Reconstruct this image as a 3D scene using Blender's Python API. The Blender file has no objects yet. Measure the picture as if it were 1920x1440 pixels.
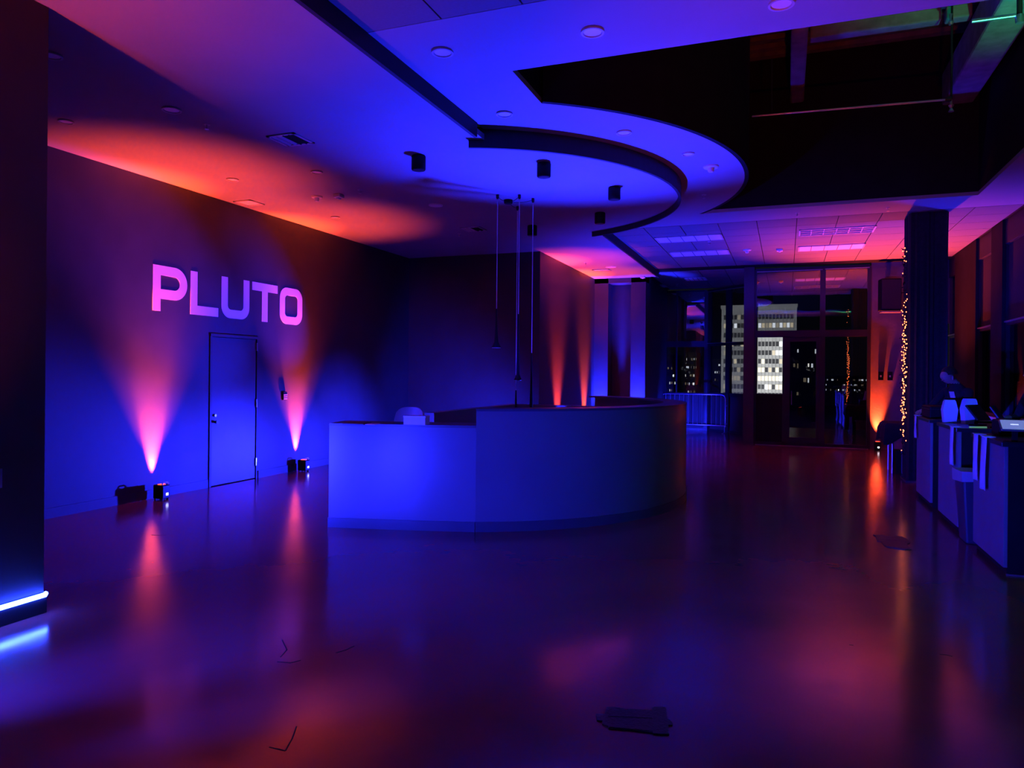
import bpy, bmesh, math, random
from mathutils import Vector, Matrix
random.seed(7)
S = bpy.context.scene
C = S.collection
PI = math.pi

# ------------------------------------------------------------------ camera
FPX, CX, CY, ROLL, EYE = 1360.0, 960.0, 700.0, 0.009, 1.6
YAW = math.atan(514 / 1360)
FW = Vector((-math.sin(YAW), math.cos(YAW), 0)); RT = Vector((math.cos(YAW), math.sin(YAW), 0)); UP = Vector((0, 0, 1))
cam = bpy.data.objects.new('camera', bpy.data.cameras.new('camera'))
C.objects.link(cam); S.camera = cam
cam.data.sensor_width = 36; cam.data.lens = 36 * FPX / 1920
cam.data.shift_y = -(720 - CY) / 1920
cam.data.clip_start = 0.05; cam.data.clip_end = 2000
xa = RT * math.cos(ROLL) + UP * math.sin(ROLL); ya = -RT * math.sin(ROLL) + UP * math.cos(ROLL)
m = Matrix((xa, ya, -FW)).transposed().to_4x4(); m.translation = (0, 0, EYE)
cam.matrix_world = m

# ------------------------------------------------------------------ world, view
w = bpy.data.worlds.new('night_sky'); S.world = w; w.use_nodes = True
w.node_tree.nodes['Background'].inputs[0].default_value = (0.45, 0.5, 0.75, 1)
w.node_tree.nodes['Background'].inputs[1].default_value = 0.008
S.view_settings.view_transform = 'Standard'; S.view_settings.look = 'None'
S.view_settings.exposure = 0.0; S.view_settings.gamma = 1.0; S.view_settings.use_curve_mapping = False

BLUE = (0.014, 0.017, 1.0); AMBER = (1.0, 0.065, 0.016); RED = (1.0, 0.045, 0.05); GREEN = (0.03, 1.0, 0.38)

def lamp(name, kind, loc, target, color, power, angle=60, blend=1.0, radius=0.03, parent=None, size=None):
    l = bpy.data.lights.new(name, kind); l.color = color; l.energy = power
    if kind == 'SPOT':
        l.spot_size = math.radians(angle); l.spot_blend = blend; l.shadow_soft_size = radius
    elif kind == 'AREA':
        l.shape = 'RECTANGLE'; l.size, l.size_y = size
    else:
        l.shadow_soft_size = radius
    o = bpy.data.objects.new(name, l); C.objects.link(o)
    o.location = loc
    d = Vector(target) - Vector(loc)
    o.rotation_euler = d.to_track_quat('-Z', 'Y').to_euler()
    return o

# ------------------------------------------------------------------ measuring helpers (metres; the camera stands at x=0, y=0)
def ray(x, y):
    u, v = x - CX, y - CY
    a = (u * math.cos(ROLL) + v * math.sin(ROLL)) / FPX; b = (-u * math.sin(ROLL) + v * math.cos(ROLL)) / FPX
    return FW + RT * a - UP * b
def atz(x, y, z=0.0):
    d = ray(x, y); t = (z - EYE) / d.z; return Vector((d.x * t, d.y * t, z))
def atX(x, y, X):
    d = ray(x, y); t = X / d.x; return Vector((X, d.y * t, EYE + d.z * t))
def atY(x, y, Y):
    d = ray(x, y); t = Y / d.y; return Vector((d.x * t, Y, EYE + d.z * t))

# ------------------------------------------------------------------ materials
def mat(name, col, rough=0.5, metal=0.0, var=0.0, scale=6.0, bump=0.0, bscale=40.0, emit=None, estr=0.0, spec=0.5, rvar=0.0):
    m = bpy.data.materials.new(name); m.use_nodes = True
    nt = m.node_tree; b = nt.nodes['Principled BSDF']
    b.inputs['Base Color'].default_value = (*col, 1); b.inputs['Roughness'].default_value = rough
    b.inputs['Metallic'].default_value = metal; b.inputs['Specular IOR Level'].default_value = spec
    tc = nt.nodes.new('ShaderNodeTexCoord')
    if var > 0:
        n = nt.nodes.new('ShaderNodeTexNoise'); n.inputs['Scale'].default_value = scale; n.inputs['Detail'].default_value = 6
        nt.links.new(tc.outputs['Object'], n.inputs['Vector'])
        r = nt.nodes.new('ShaderNodeValToRGB'); e = r.color_ramp.elements
        e[0].position = 0.3; e[1].position = 0.7
        e[0].color = (*[c * (1 - var) for c in col], 1); e[1].color = (*[min(1, c * (1 + var)) for c in col], 1)
        nt.links.new(n.outputs['Fac'], r.inputs['Fac']); nt.links.new(r.outputs['Color'], b.inputs['Base Color'])
        if rvar > 0:
            mr = nt.nodes.new('ShaderNodeMapRange'); mr.inputs['To Min'].default_value = max(0.02, rough - rvar); mr.inputs['To Max'].default_value = rough + rvar
            nt.links.new(n.outputs['Fac'], mr.inputs['Value']); nt.links.new(mr.outputs['Result'], b.inputs['Roughness'])
    if bump > 0:
        n2 = nt.nodes.new('ShaderNodeTexNoise'); n2.inputs['Scale'].default_value = bscale; n2.inputs['Detail'].default_value = 4
        nt.links.new(tc.outputs['Object'], n2.inputs['Vector'])
        bp = nt.nodes.new('ShaderNodeBump'); bp.inputs['Strength'].default_value = bump; bp.inputs['Distance'].default_value = 0.02
        nt.links.new(n2.outputs['Fac'], bp.inputs['Height']); nt.links.new(bp.outputs['Normal'], b.inputs['Normal'])
    if emit:
        b.inputs['Emission Color'].default_value = (*emit, 1); b.inputs['Emission Strength'].default_value = estr
    return m

def glass_mat(name, reflect, tint):
    m = bpy.data.materials.new(name); m.use_nodes = True; nt = m.node_tree
    nt.nodes.remove(nt.nodes['Principled BSDF'])
    out = nt.nodes['Material Output']
    tr = nt.nodes.new('ShaderNodeBsdfTransparent'); tr.inputs[0].default_value = (*tint, 1)
    gl = nt.nodes.new('ShaderNodeBsdfGlossy'); gl.inputs['Roughness'].default_value = 0.0; gl.inputs[0].default_value = (1, 1, 1, 1)
    # very slight waviness of the panes
    tc = nt.nodes.new('ShaderNodeTexCoord'); n = nt.nodes.new('ShaderNodeTexNoise'); n.inputs['Scale'].default_value = 0.9
    bp = nt.nodes.new('ShaderNodeBump'); bp.inputs['Strength'].default_value = 0.06; bp.inputs['Distance'].default_value = 0.05
    nt.links.new(tc.outputs['Object'], n.inputs['Vector']); nt.links.new(n.outputs['Fac'], bp.inputs['Height']); nt.links.new(bp.outputs['Normal'], gl.inputs['Normal'])
    mx = nt.nodes.new('ShaderNodeMixShader'); mx.inputs[0].default_value = reflect
    nt.links.new(tr.outputs[0], mx.inputs[1]); nt.links.new(gl.outputs[0], mx.inputs[2]); nt.links.new(mx.outputs[0], out.inputs['Surface'])
    return m

def floor_mat():
    m = mat('polished_concrete', (0.15, 0.052, 0.05), 0.2)
    nt = m.node_tree; b = nt.nodes['Principled BSDF']; tc = nt.nodes.new('ShaderNodeTexCoord')
    n = nt.nodes.new('ShaderNodeTexNoise'); n.inputs['Scale'].default_value = 0.7; n.inputs['Detail'].default_value = 9; n.inputs['Distortion'].default_value = 0.6
    nt.links.new(tc.outputs['Object'], n.inputs['Vector'])
    r = nt.nodes.new('ShaderNodeValToRGB'); e = r.color_ramp.elements
    e[0].position = 0.32; e[0].color = (0.235, 0.062, 0.055, 1); e[1].position = 0.68; e[1].color = (0.3, 0.08, 0.07, 1)
    nt.links.new(n.outputs['Fac'], r.inputs['Fac']); nt.links.new(r.outputs['Color'], b.inputs['Base Color'])
    n2 = nt.nodes.new('ShaderNodeTexNoise'); n2.inputs['Scale'].default_value = 1.7; n2.inputs['Detail'].default_value = 7
    nt.links.new(tc.outputs['Object'], n2.inputs['Vector'])
    mr = nt.nodes.new('ShaderNodeMapRange'); mr.inputs['From Min'].default_value = 0.3; mr.inputs['From Max'].default_value = 0.7
    mr.inputs['To Min'].default_value = 0.13; mr.inputs['To Max'].default_value = 0.19
    nt.links.new(n2.outputs['Fac'], mr.inputs['Value']); nt.links.new(mr.outputs['Result'], b.inputs['Roughness'])
    n3 = nt.nodes.new('ShaderNodeTexNoise'); n3.inputs['Scale'].default_value = 2.2; n3.inputs['Detail'].default_value = 3
    nt.links.new(tc.outputs['Object'], n3.inputs['Vector'])
    bp = nt.nodes.new('ShaderNodeBump'); bp.inputs['Strength'].default_value = 0.05; bp.inputs['Distance'].default_value = 0.03
    nt.links.new(n3.outputs['Fac'], bp.inputs['Height']); nt.links.new(bp.outputs['Normal'], b.inputs['Normal'])
    b.inputs['Specular IOR Level'].default_value = 0.62
    return m

M = dict(
    floor=floor_mat(),
    wall=mat('charcoal_wall_paint', (0.047, 0.047, 0.052), 0.6, var=0.12, scale=3, bump=0.05, bscale=60, rvar=0.06),
    redwall=mat('warm_grey_plaster', (0.14, 0.12, 0.125), 0.6, var=0.2, scale=2.5, bump=0.1, bscale=25),
    ceil=mat('white_ceiling_paint', (0.34, 0.34, 0.35), 0.75, var=0.03, scale=2, bump=0.03, bscale=12),
    tile=mat('mineral_ceiling_tile', (0.2, 0.2, 0.2), 0.85, var=0.05, scale=50, bump=0.1, bscale=200),
    fascia=mat('black_fascia_paint', (0.018, 0.018, 0.022), 0.6, var=0.1),
    black=mat('black_paint', (0.012, 0.012, 0.015), 0.8, var=0.2, scale=4, spec=0.15),
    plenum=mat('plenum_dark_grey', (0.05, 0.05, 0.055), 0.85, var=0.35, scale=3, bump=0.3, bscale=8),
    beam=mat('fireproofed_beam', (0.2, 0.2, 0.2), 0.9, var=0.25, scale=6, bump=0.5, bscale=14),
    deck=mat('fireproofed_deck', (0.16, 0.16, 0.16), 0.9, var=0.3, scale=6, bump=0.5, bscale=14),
    desk=mat('desk_laminate', (0.15, 0.15, 0.16), 0.32, var=0.05, scale=2),
    desktop=mat('desk_top_laminate', (0.07, 0.07, 0.08), 0.3, var=0.05),
    door=mat('painted_door', (0.06, 0.06, 0.066), 0.5, var=0.06),
    steel=mat('brushed_steel', (0.6, 0.6, 0.62), 0.35, metal=1.0, var=0.05),
    chrome=mat('galvanised_steel', (0.55, 0.56, 0.6), 0.3, metal=0.9, var=0.08),
    white=mat('white_satin', (0.8, 0.8, 0.8), 0.4, var=0.02),
    sign=mat('white_acrylic', (0.92, 0.92, 0.92), 0.35, var=0.01),
    lens=mat('frosted_lens', (0.93, 0.93, 0.95), 0.4, var=0.02),
    trimwhite=mat('white_enamel', (0.55, 0.55, 0.56), 0.45, var=0.03),
    plastic=mat('black_plastic', (0.012, 0.012, 0.014), 0.4, var=0.1),
    plasticb=mat('matt_black_metal', (0.01, 0.01, 0.012), 0.6, var=0.1, spec=0.15),
    grille=mat('speaker_grille', (0.012, 0.012, 0.014), 0.6, bump=0.4, bscale=300),
    frame=mat('dark_bronze_aluminium', (0.035, 0.035, 0.04), 0.4, metal=0.3, var=0.1),
    framelt=mat('anodised_aluminium', (0.45, 0.43, 0.42), 0.35, metal=0.7, var=0.05),
    fabric=mat('dark_drape_fabric', (0.012, 0.012, 0.02), 0.9, var=0.3, scale=20, bump=0.3, bscale=60),
    blind=mat('roller_blind_fabric', (0.02, 0.02, 0.022), 0.9, var=0.1, scale=30),
    bar=mat('bar_front_panel', (0.22, 0.21, 0.22), 0.5, var=0.08, scale=5),
    bartop=mat('bar_black_top', (0.02, 0.02, 0.024), 0.3, var=0.1),
    paper=mat('white_paper', (0.8, 0.8, 0.8), 0.8, var=0.02),
    wood=mat('varnished_wood', (0.28, 0.15, 0.1), 0.4, var=0.3, scale=9),
    chairm=mat('blush_chair_shell', (0.32, 0.2, 0.19), 0.5, var=0.05),
    tape=mat('gaffer_tape', (0.012, 0.012, 0.014), 0.5, var=0.3, scale=30, bump=0.3, bscale=60),
    crack=mat('floor_crack', (0.012, 0.006, 0.006), 0.8),
    bin=mat('grey_bin_plastic', (0.06, 0.06, 0.07), 0.5, var=0.05),
    liner=mat('translucent_bin_liner', (0.45, 0.47, 0.48), 0.4, var=0.1, bump=0.5, bscale=30),
    skin=mat('skin', (0.5, 0.32, 0.25), 0.55, var=0.05),
    hair=mat('dark_hair', (0.012, 0.009, 0.008), 0.6, bump=0.5, bscale=120),
    cloth=mat('black_clothing', (0.014, 0.014, 0.018), 0.9, var=0.2, bump=0.2, bscale=80),
    eyem=mat('eye', (0.05, 0.04, 0.04), 0.2),
    lipm=mat('lips', (0.3, 0.12, 0.1), 0.5),
    led=mat('blue_led_tube', (0.5, 0.6, 1.0), 0.5, emit=(0.02, 0.05, 1.0), estr=110.0),
    display=mat('status_display', (0.7, 0.8, 0.9), 0.4, emit=(0.75, 0.9, 1.0), estr=4.0),
    amberlens=mat('amber_led_lens', (0.8, 0.5, 0.3), 0.3, emit=AMBER, estr=3.0),
    bluelens=mat('blue_led_lens', (0.4, 0.5, 0.9), 0.3, emit=BLUE, estr=6.0),
    greenlens=mat('green_led_lens', (0.4, 0.9, 0.6), 0.3, emit=GREEN, estr=4.0),
    bulb=mat('warm_fairy_bulb', (1, 0.6, 0.3), 0.4, emit=(1.0, 0.17, 0.045), estr=8.0),
    screen=mat('tablet_screen', (0.3, 0.35, 0.6), 0.2, emit=(0.32, 0.4, 0.85), estr=0.42),
    screentext=mat('screen_lettering', (0.9, 0.95, 1), 0.3, emit=(0.75, 0.85, 1), estr=1.0),
    greenled=mat('green_status_strip', (0.3, 0.6, 0.45), 0.3, emit=(0.25, 0.7, 0.45), estr=0.35),
    reddot=mat('red_status_light', (1, 0.3, 0.3), 0.3, emit=(1, 0.12, 0.1), estr=2.0),
    glass=glass_mat('tinted_window_glass', 0.2, (0.52, 0.53, 0.55)),
    glassmirror=glass_mat('mirror_coated_window_glass', 0.42, (0.5, 0.5, 0.52)),
    glassdark=glass_mat('dark_tinted_glass', 0.06, (0.7, 0.7, 0.72)),
    glassclear=glass_mat('clear_door_glass', 0.03, (0.95, 0.95, 0.95)),
    concrete=mat('precast_concrete', (0.42, 0.42, 0.41), 0.85, var=0.1, scale=0.4),
    cityglass=mat('dark_office_window', (0.05, 0.05, 0.055), 0.3),
    citywarm=mat('lit_office_window', (0.8, 0.7, 0.5), 0.5, emit=(1.0, 0.78, 0.45), estr=0.9),
    citywhite=mat('bright_office_window', (0.8, 0.8, 0.8), 0.5, emit=(0.9, 0.95, 1.0), estr=2.2),
    citydim=mat('half_lit_office_window', (0.5, 0.45, 0.35), 0.5, emit=(1.0, 0.8, 0.5), estr=0.4),
    citydark=mat('unlit_building', (0.005, 0.005, 0.006), 0.9, var=0.2, scale=0.05),
    ground=mat('city_ground', (0.02, 0.02, 0.022), 0.9),
    plaster=mat('lit_lounge_wall', (0.5, 0.5, 0.46), 0.8),
)

# ------------------------------------------------------------------ mesh builder
class MB:
    def __init__(s): s.v = []; s.f = []
    def add(s, vs, fs):
        o = len(s.v); s.v += [tuple(p) for p in vs]; s.f += [tuple(i + o for i in q) for q in fs]; return s
    def box(s, a, b):
        x0, y0, z0 = [min(p, q) for p, q in zip(a, b)]; x1, y1, z1 = [max(p, q) for p, q in zip(a, b)]
        return s.add([(x0, y0, z0), (x1, y0, z0), (x1, y1, z0), (x0, y1, z0), (x0, y0, z1), (x1, y0, z1), (x1, y1, z1), (x0, y1, z1)],
                     [(0, 3, 2, 1), (4, 5, 6, 7), (0, 1, 5, 4), (1, 2, 6, 5), (2, 3, 7, 6), (3, 0, 4, 7)])
    def obox(s, c, half, ax, ay, az):
        c = Vector(c); ax, ay, az = [Vector(q).normalized() for q in (ax, ay, az)]
        vs = [c + ax * half[0] * i + ay * half[1] * j + az * half[2] * k for k in (-1, 1) for j in (-1, 1) for i in (-1, 1)]
        return s.add(vs, [(0, 2, 3, 1), (4, 5, 7, 6), (0, 1, 5, 4), (1, 3, 7, 5), (3, 2, 6, 7), (2, 0, 4, 6)])
    def bar(s, p, q, wd, dp):
        p, q = Vector(p), Vector(q); d = (q - p).normalized()
        a = d.cross(Vector((0, 0, 1)));  a = a if a.length > 1e-4 else Vector((1, 0, 0)); b = d.cross(a)
        return s.obox((p + q) / 2, (wd / 2, dp / 2, (q - p).length / 2), a, b, d)
    def tube(s, pts, r, n=10, closed=False):
        pts = [Vector(p) for p in pts]; rs = r if isinstance(r, (list, tuple)) else [r] * len(pts)
        rings = []; prev = None
        for i, p in enumerate(pts):
            if closed: d = pts[(i + 1) % len(pts)] - pts[i - 1]
            else: d = pts[min(i + 1, len(pts) - 1)] - pts[max(i - 1, 0)]
            d.normalize()
            if prev is None:
                a = d.cross(Vector((0, 0, 1)));  a = a if a.length > 1e-3 else d.cross(Vector((1, 0, 0)))
            else:
                a = prev - d * prev.dot(d)
            a.normalize(); prev = a; b = d.cross(a)
            rings.append([p + (a * math.cos(2 * PI * k / n) + b * math.sin(2 * PI * k / n)) * rs[i] for k in range(n)])
        vs = [q for g in rings for q in g]; fs = []
        L = len(rings)
        for i in range(L if closed else L - 1):
            j = (i + 1) % L
            fs += [(i * n + k, i * n + (k + 1) % n, j * n + (k + 1) % n, j * n + k) for k in range(n)]
        if not closed: fs += [tuple(range(n - 1, -1, -1)), tuple((L - 1) * n + k for k in range(n))]
        return s.add(vs, fs)
    def lathe(s, prof, c=(0, 0, 0), n=24):
        cx, cy, cz = c; vs = []; fs = []
        for r, z in prof: vs += [(cx + r * math.cos(2 * PI * k / n), cy + r * math.sin(2 * PI * k / n), cz + z) for k in range(n)]
        for i in range(len(prof) - 1): fs += [(i * n + k, i * n + (k + 1) % n, (i + 1) * n + (k + 1) % n, (i + 1) * n + k) for k in range(n)]
        fs += [tuple(range(n - 1, -1, -1)), tuple((len(prof) - 1) * n + k for k in range(n))]
        return s.add(vs, fs)
    def prism(s, poly, z0, z1):
        n = len(poly)
        ar = sum(poly[i][0] * poly[(i + 1) % n][1] - poly[(i + 1) % n][0] * poly[i][1] for i in range(n))
        if ar < 0: poly = poly[::-1]
        return s.add([(x, y, z0) for x, y in poly] + [(x, y, z1) for x, y in poly],
                     [tuple(range(n - 1, -1, -1)), tuple(range(n, 2 * n))] + [(i, (i + 1) % n, n + (i + 1) % n, n + i) for i in range(n)])
    def ribbon(s, pts, th, z0, z1):      # vertical wall following plan points, thickness th to the left of the path
        n = len(pts); off = []
        for i in range(n):
            a = Vector(pts[max(i - 1, 0)]); b = Vector(pts[min(i + 1, n - 1)]); d = (b - a).normalized(); off.append((pts[i][0] - d.y * th, pts[i][1] + d.x * th))
        vs = [(p[0], p[1], z) for z in (z0, z1) for p in pts] + [(p[0], p[1], z) for z in (z0, z1) for p in off]
        fs = []
        for i in range(n - 1):
            fs += [(i, i + 1, n + i + 1, n + i), (2 * n + i + 1, 2 * n + i, 3 * n + i, 3 * n + i + 1),
                   (n + i, n + i + 1, 3 * n + i + 1, 3 * n + i), (i + 1, i, 2 * n + i, 2 * n + i + 1)]
        fs += [(0, n, 3 * n, 2 * n), (n - 1, 3 * n - 1, 4 * n - 1, 2 * n - 1)]
        return s.add(vs, fs)
    def mesh(s, name, m, smooth=False):
        me = bpy.data.meshes.new(name); me.from_pydata(s.v, [], s.f); me.validate(); me.update()
        bm = bmesh.new(); bm.from_mesh(me); bmesh.ops.recalc_face_normals(bm, faces=bm.faces); bm.to_mesh(me); bm.free()
        if m: me.materials.append(m)
        if smooth:
            for p in me.polygons: p.use_smooth = True
        return me
    def build(s, name, m, parent=None, smooth=False, bevel=0.0, kind=None):
        o = bpy.data.objects.new(name, s.mesh(name, m, smooth)); C.objects.link(o)
        if parent: o.parent = parent
        if bevel:
            b = o.modifiers.new('bevel', 'BEVEL'); b.width = bevel; b.segments = 2; b.limit_method = 'ANGLE'
        if smooth:
            try:
                o.data.set_sharp_from_angle(angle=math.radians(40))
            except Exception: pass
        if kind: o['kind'] = kind
        return o

def tag(o, label, cat, group=None, kind=None):
    o['label'] = label; o['category'] = cat
    if group: o['group'] = group
    if kind: o['kind'] = kind
    return o
def thing(name, label, cat, loc=(0, 0, 0), rz=0.0, group=None):
    o = bpy.data.objects.new(name, None); C.objects.link(o); o.location = loc; o.rotation_euler = (0, 0, rz); o.empty_display_size = 0.1
    return tag(o, label, cat, group)
def struct(name, mb, m, label=None, **k):
    o = mb.build(name, m, None, **k); o['kind'] = 'structure'
    if label: o['label'] = label
    return o
def copy_tree(o, parent=None):
    c = o.copy(); C.objects.link(c); c.parent = parent
    for ch in [q for q in bpy.data.objects if q.parent == o]: copy_tree(ch, c)
    return c
def arc(c, r, a0, a1, n):
    return [(c[0] + r * math.cos(a0 + (a1 - a0) * i / n), c[1] + r * math.sin(a0 + (a1 - a0) * i / n)) for i in range(n + 1)]

# ------------------------------------------------------------------ key dimensions
ZL, ZH, ZLIP = 3.98, 4.09, 3.90           # reception ceiling, main ceiling, lower rim of curved fascia
XL, XR = -7.38, 3.25                      # left wall, window wall
YB, XA, YP, YS, YF = 13.4, -4.5, 17.7, 17.75, 21.6   # recess back wall, side wall, piers, glazed screen, far windows
OC, RD, RO, RK = (-4.0, 9.3), 2.72, 3.5, 2.81      # centre of the curves, desk/fascia radius, opening radius

# ================================================================== SETTING
floor = struct('floor', MB().box((-9, -6, -0.1), (4.2, 24, 0)), M['floor'], 'dark red polished concrete floor with blurred reflections')
# hairline cracks and scuffs in the slab
for px in ([(520, 1241), (545, 1243), (564, 1238)], [(505, 1401), (535, 1408), (548, 1385), (556, 1362)], [(630, 1224), (648, 1219), (664, 1211)],
           [(284, 1003), (300, 1004), (312, 1003)], [(526, 1232), (538, 1218), (529, 1200)], [(1762, 1227), (1775, 1228), (1786, 1231)], [(1592, 1209), (1600, 1210)]):
    P = [atz(x, y, 0.0) for x, y in px]; mb = MB()
    for a, b in zip(P, P[1:]): mb.bar(a + Vector((0, 0, 0.0006)), b + Vector((0, 0, 0.0006)), 0.006, 0.0016)
    mb.build('floor_crack', M['crack'], floor)

wl = struct('wall_left', MB().box((XL - 0.2, -6, 0), (XL, 7.83, 4.3)).box((XL - 0.2, 8.78, 0), (XL, YB + 0.2, 4.3)).box((XL - 0.2, 7.83, 2.10), (XL, 8.78, 4.3)).box((XL - 0.2, 7.83, 0), (XL - 0.12, 8.78, 2.1)), M['wall'])
struct('baseboard_left', MB().box((XL, 3.0, 0), (XL + 0.012, 7.80, 0.11)).box((XL, 8.81, 0), (XL + 0.012, YB, 0.11)), M['wall'])
struct('wall_recess', MB().box((XL - 0.2, YB, 0), (XA, YB + 0.2, 4.3)), M['wall'])
struct('wall_side', MB().box((XA - 0.2, YB + 0.2, 0), (XA, YP, 4.3)), M['wall'])
mb = MB().box((XA - 0.2, YP + 0.45, 0), (-3.58, YP + 0.65, 4.3))                      # recess between the piers
mb.box((XA - 0.2, YP, 0), (-4.15, YP + 0.46, 4.3)); mb.box((-3.58, YP, 0), (-3.22, YP + 0.65, 4.3)); mb.box((XA, YP, 3.86), (-3.22, YP + 0.46, 4.3))
struct('wall_piers', mb, M['wall'], 'pair of dark piers with a recess between them')
struct('wall_return', MB().box((-4.5, YP + 0.65, 0), (-3.3, YF + 0.2, 4.3)), M['wall'])
struct('wall_foreground', MB().box((-5.0, -6, 0), (-4.56, 3.38, 4.3)), M['wall'])
struct('baseboard_foreground', MB().box((-4.56, -6, 0), (-4.535, 3.385, 0.105)), M['fascia'])
struct('wall_hall', MB().box((XL - 0.2, -6.2, 0), (XR + 0.3, -6, 4.3)), M['wall'])
struct('wall_red', MB().box((1.74, YS, 0), (2.95, YS + 0.15, 4.3)), M['redwall'])

# ---- ceilings
mb = MB().prism([(XL, -6), (-2.9, -6), (-2.9, 6.55)] + arc(OC, RD - 0.02, -math.acos(1.1 / (RD - 0.02)), math.acos(1.1 / (RD - 0.02)), 40) + [(-2.9, 12.0), (-2.9, YP + 0.02), (XA, YP + 0.02), (XA, YB), (XL, YB)], ZL, ZL + 0.06)
struct('ceiling_reception', mb, M['ceil'], 'lowered plaster ceiling over the reception with a rounded edge')
mb = MB().box((-2.93, -6, ZL - 0.035), (-2.895, 6.62, ZH + 0.02)).box((-2.93, 12.05, ZL - 0.035), (-2.895, YP - 0.02, ZH + 0.02))
struct('trim_1', mb, M['fascia'], 'straight black edge of the lowered ceiling')
a0 = math.radians(69.5)
mb = MB().ribbon(arc(OC, RD, -a0, a0, 64), 0.035, ZLIP, ZH + 0.02)
struct('trim_2', mb, M['fascia'], 'curved black fascia band hanging around the rounded ceiling edge')

def circ_y(x, r=RO): return math.sqrt(max(0, r * r - (x - OC[0]) ** 2))
OX0, OX1, OY0, OY1 = -2.13, 2.43, 5.58, 11.5
ya0 = OC[1] - circ_y(OX0); xa1 = OC[0] + math.sqrt(RO * RO - (OY1 - OC[1]) ** 2)
A0 = math.atan2(ya0 - OC[1], OX0 - OC[0]); A1 = math.atan2(OY1 - OC[1], xa1 - OC[0])
oarc = arc(OC, RO, A0, A1, 48)
mb = MB().box((-2.91, 4.6, ZH), (XR, OY0, ZH + 0.05))
mb.prism([(-2.91, OY0), (OX0, OY0)] + oarc + [(-2.91, OY1)], ZH, ZH + 0.05)
mb.box((OX1, OY0, ZH), (XR, OY1, ZH + 0.05)); mb.box((-2.91, OY1, ZH), (XR, 12.3, ZH + 0.05))
struct('ceiling', mb, M['ceil'], 'plaster ceiling around the dark opening')
ct = struct('ceiling_tiled', MB().box((-2.91, -6, ZH + 0.016), (XR, 4.6, ZH + 0.05)).box((-2.91, 12.3, ZH + 0.016), (XR, YS, ZH + 0.05)).box((-3.3, YS, ZH + 0.016), (-0.7, YF, ZH + 0.05)), M['black'], 'suspended ceiling of square mineral tiles')

# troffers first (their plan rectangles leave the tiles out)
TROF = [  # centre pixel, plan size, tagging
    ([(1498, 430), (1643, 423), (1638, 435), (1498, 442)], 'pink lit louvred ceiling light nearest the fairy-light column', True),
    ([(1496, 463), (1622, 457), (1620, 465), (1497, 470)], 'long ceiling light behind the pink louvred one, above the glass doors', False),
    ([(1226, 444), (1353, 437), (1357, 450), (1235, 456)], 'long blue-lit ceiling light just behind the curved ceiling edge', False),
    ([(1254, 473), (1365, 468), (1370, 476), (1261, 481)], 'long blue-lit ceiling light, second behind the curved ceiling edge', False),
    ([(1280, 520), (1321, 517), (1330, 527), (1289, 528)], 'short blue-lit ceiling light left of the far glass, nearer one', False),
    ([(1207, 534), (1243, 531), (1254, 540), (1220, 541)], 'farthest short blue-lit ceiling light beside the dark pier', False)]
trect = []
for pts, lab, louv in TROF:
    P = [atz(x, y, ZH) for x, y in pts]
    x0 = (P[0].x + P[3].x) / 2; x1 = (P[1].x + P[2].x) / 2; y0 = min(p.y for p in P); y1 = max(p.y for p in P)
    yc = sum(p.y for p in P) / 4; hy = 0.28
    trect.append((x0, x1, yc - hy, yc + hy, lab, louv))
TS = 0.608
tmesh = MB().box((-TS / 2 + 0.006, -TS / 2 + 0.006, 0), (TS / 2 - 0.006, TS / 2 - 0.006, 0.014)).mesh('ceiling_tile', M['tile'])
def tiles(x0, x1, y0, y1):
    y = y0 + TS / 2
    while y < y1 - 0.25:
        x = x0 + TS / 2
        while x < x1 - 0.1:
            if True:
                o = bpy.data.objects.new('ceiling_tile', tmesh); C.objects.link(o); o.location = (x, y, ZH + 0.001 + random.uniform(0, 0.001)); o.parent = ct
            x += TS
        y += TS
tiles(-2.9, XR, 12.32, YS - 0.1); tiles(-3.2, -0.8, YS + 0.05, YF - 0.1); tiles(-2.9, XR, 4.6 - 3 * TS, 4.6)

for x0, x1, y0, y1, lab, louv in trect:
    t = thing('ceiling_light', lab, 'light', ((x0 + x1) / 2, (y0 + y1) / 2, ZH - 0.012)); hx, hy = (x1 - x0) / 2, (y1 - y0) / 2
    fr = MB(); fr.box((-hx, -hy, 0), (hx, -hy + 0.025, 0.03)).box((-hx, hy - 0.025, 0), (hx, hy, 0.03)).box((-hx, -hy, 0), (-hx + 0.025, hy, 0.03)).box((hx - 0.025, -hy, 0), (hx, hy, 0.03))
    fr.build('frame', M['trimwhite'], t)
    if louv:
        MB().box((-hx, -hy, 0.026), (hx, hy, 0.03)).build('reflector', M['lens'], t)
        for k in range(1, 6):
            x = -hx + 2 * hx * k / 6; MB().box((x - 0.008, -hy, 0.002), (x + 0.008, hy, 0.026)).build('louvre', M['trimwhite'], t)
        for k in (1, 2):
            y = -hy + 2 * hy * k / 3; MB().box((-hx, y - 0.01, 0.002), (hx, y + 0.01, 0.026)).build('louvre', M['trimwhite'], t)
    else:
        MB().box((-hx + 0.02, -hy + 0.02, 0.004), (hx - 0.02, hy - 0.02, 0.014)).build('diffuser', M['lens'], t)
        for k in range(1, 5):
            x = -hx + 2 * hx * k / 5; MB().box((x - 0.006, -hy, 0.0), (x + 0.006, hy, 0.012)).build('rib', M['tile'], t)

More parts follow.
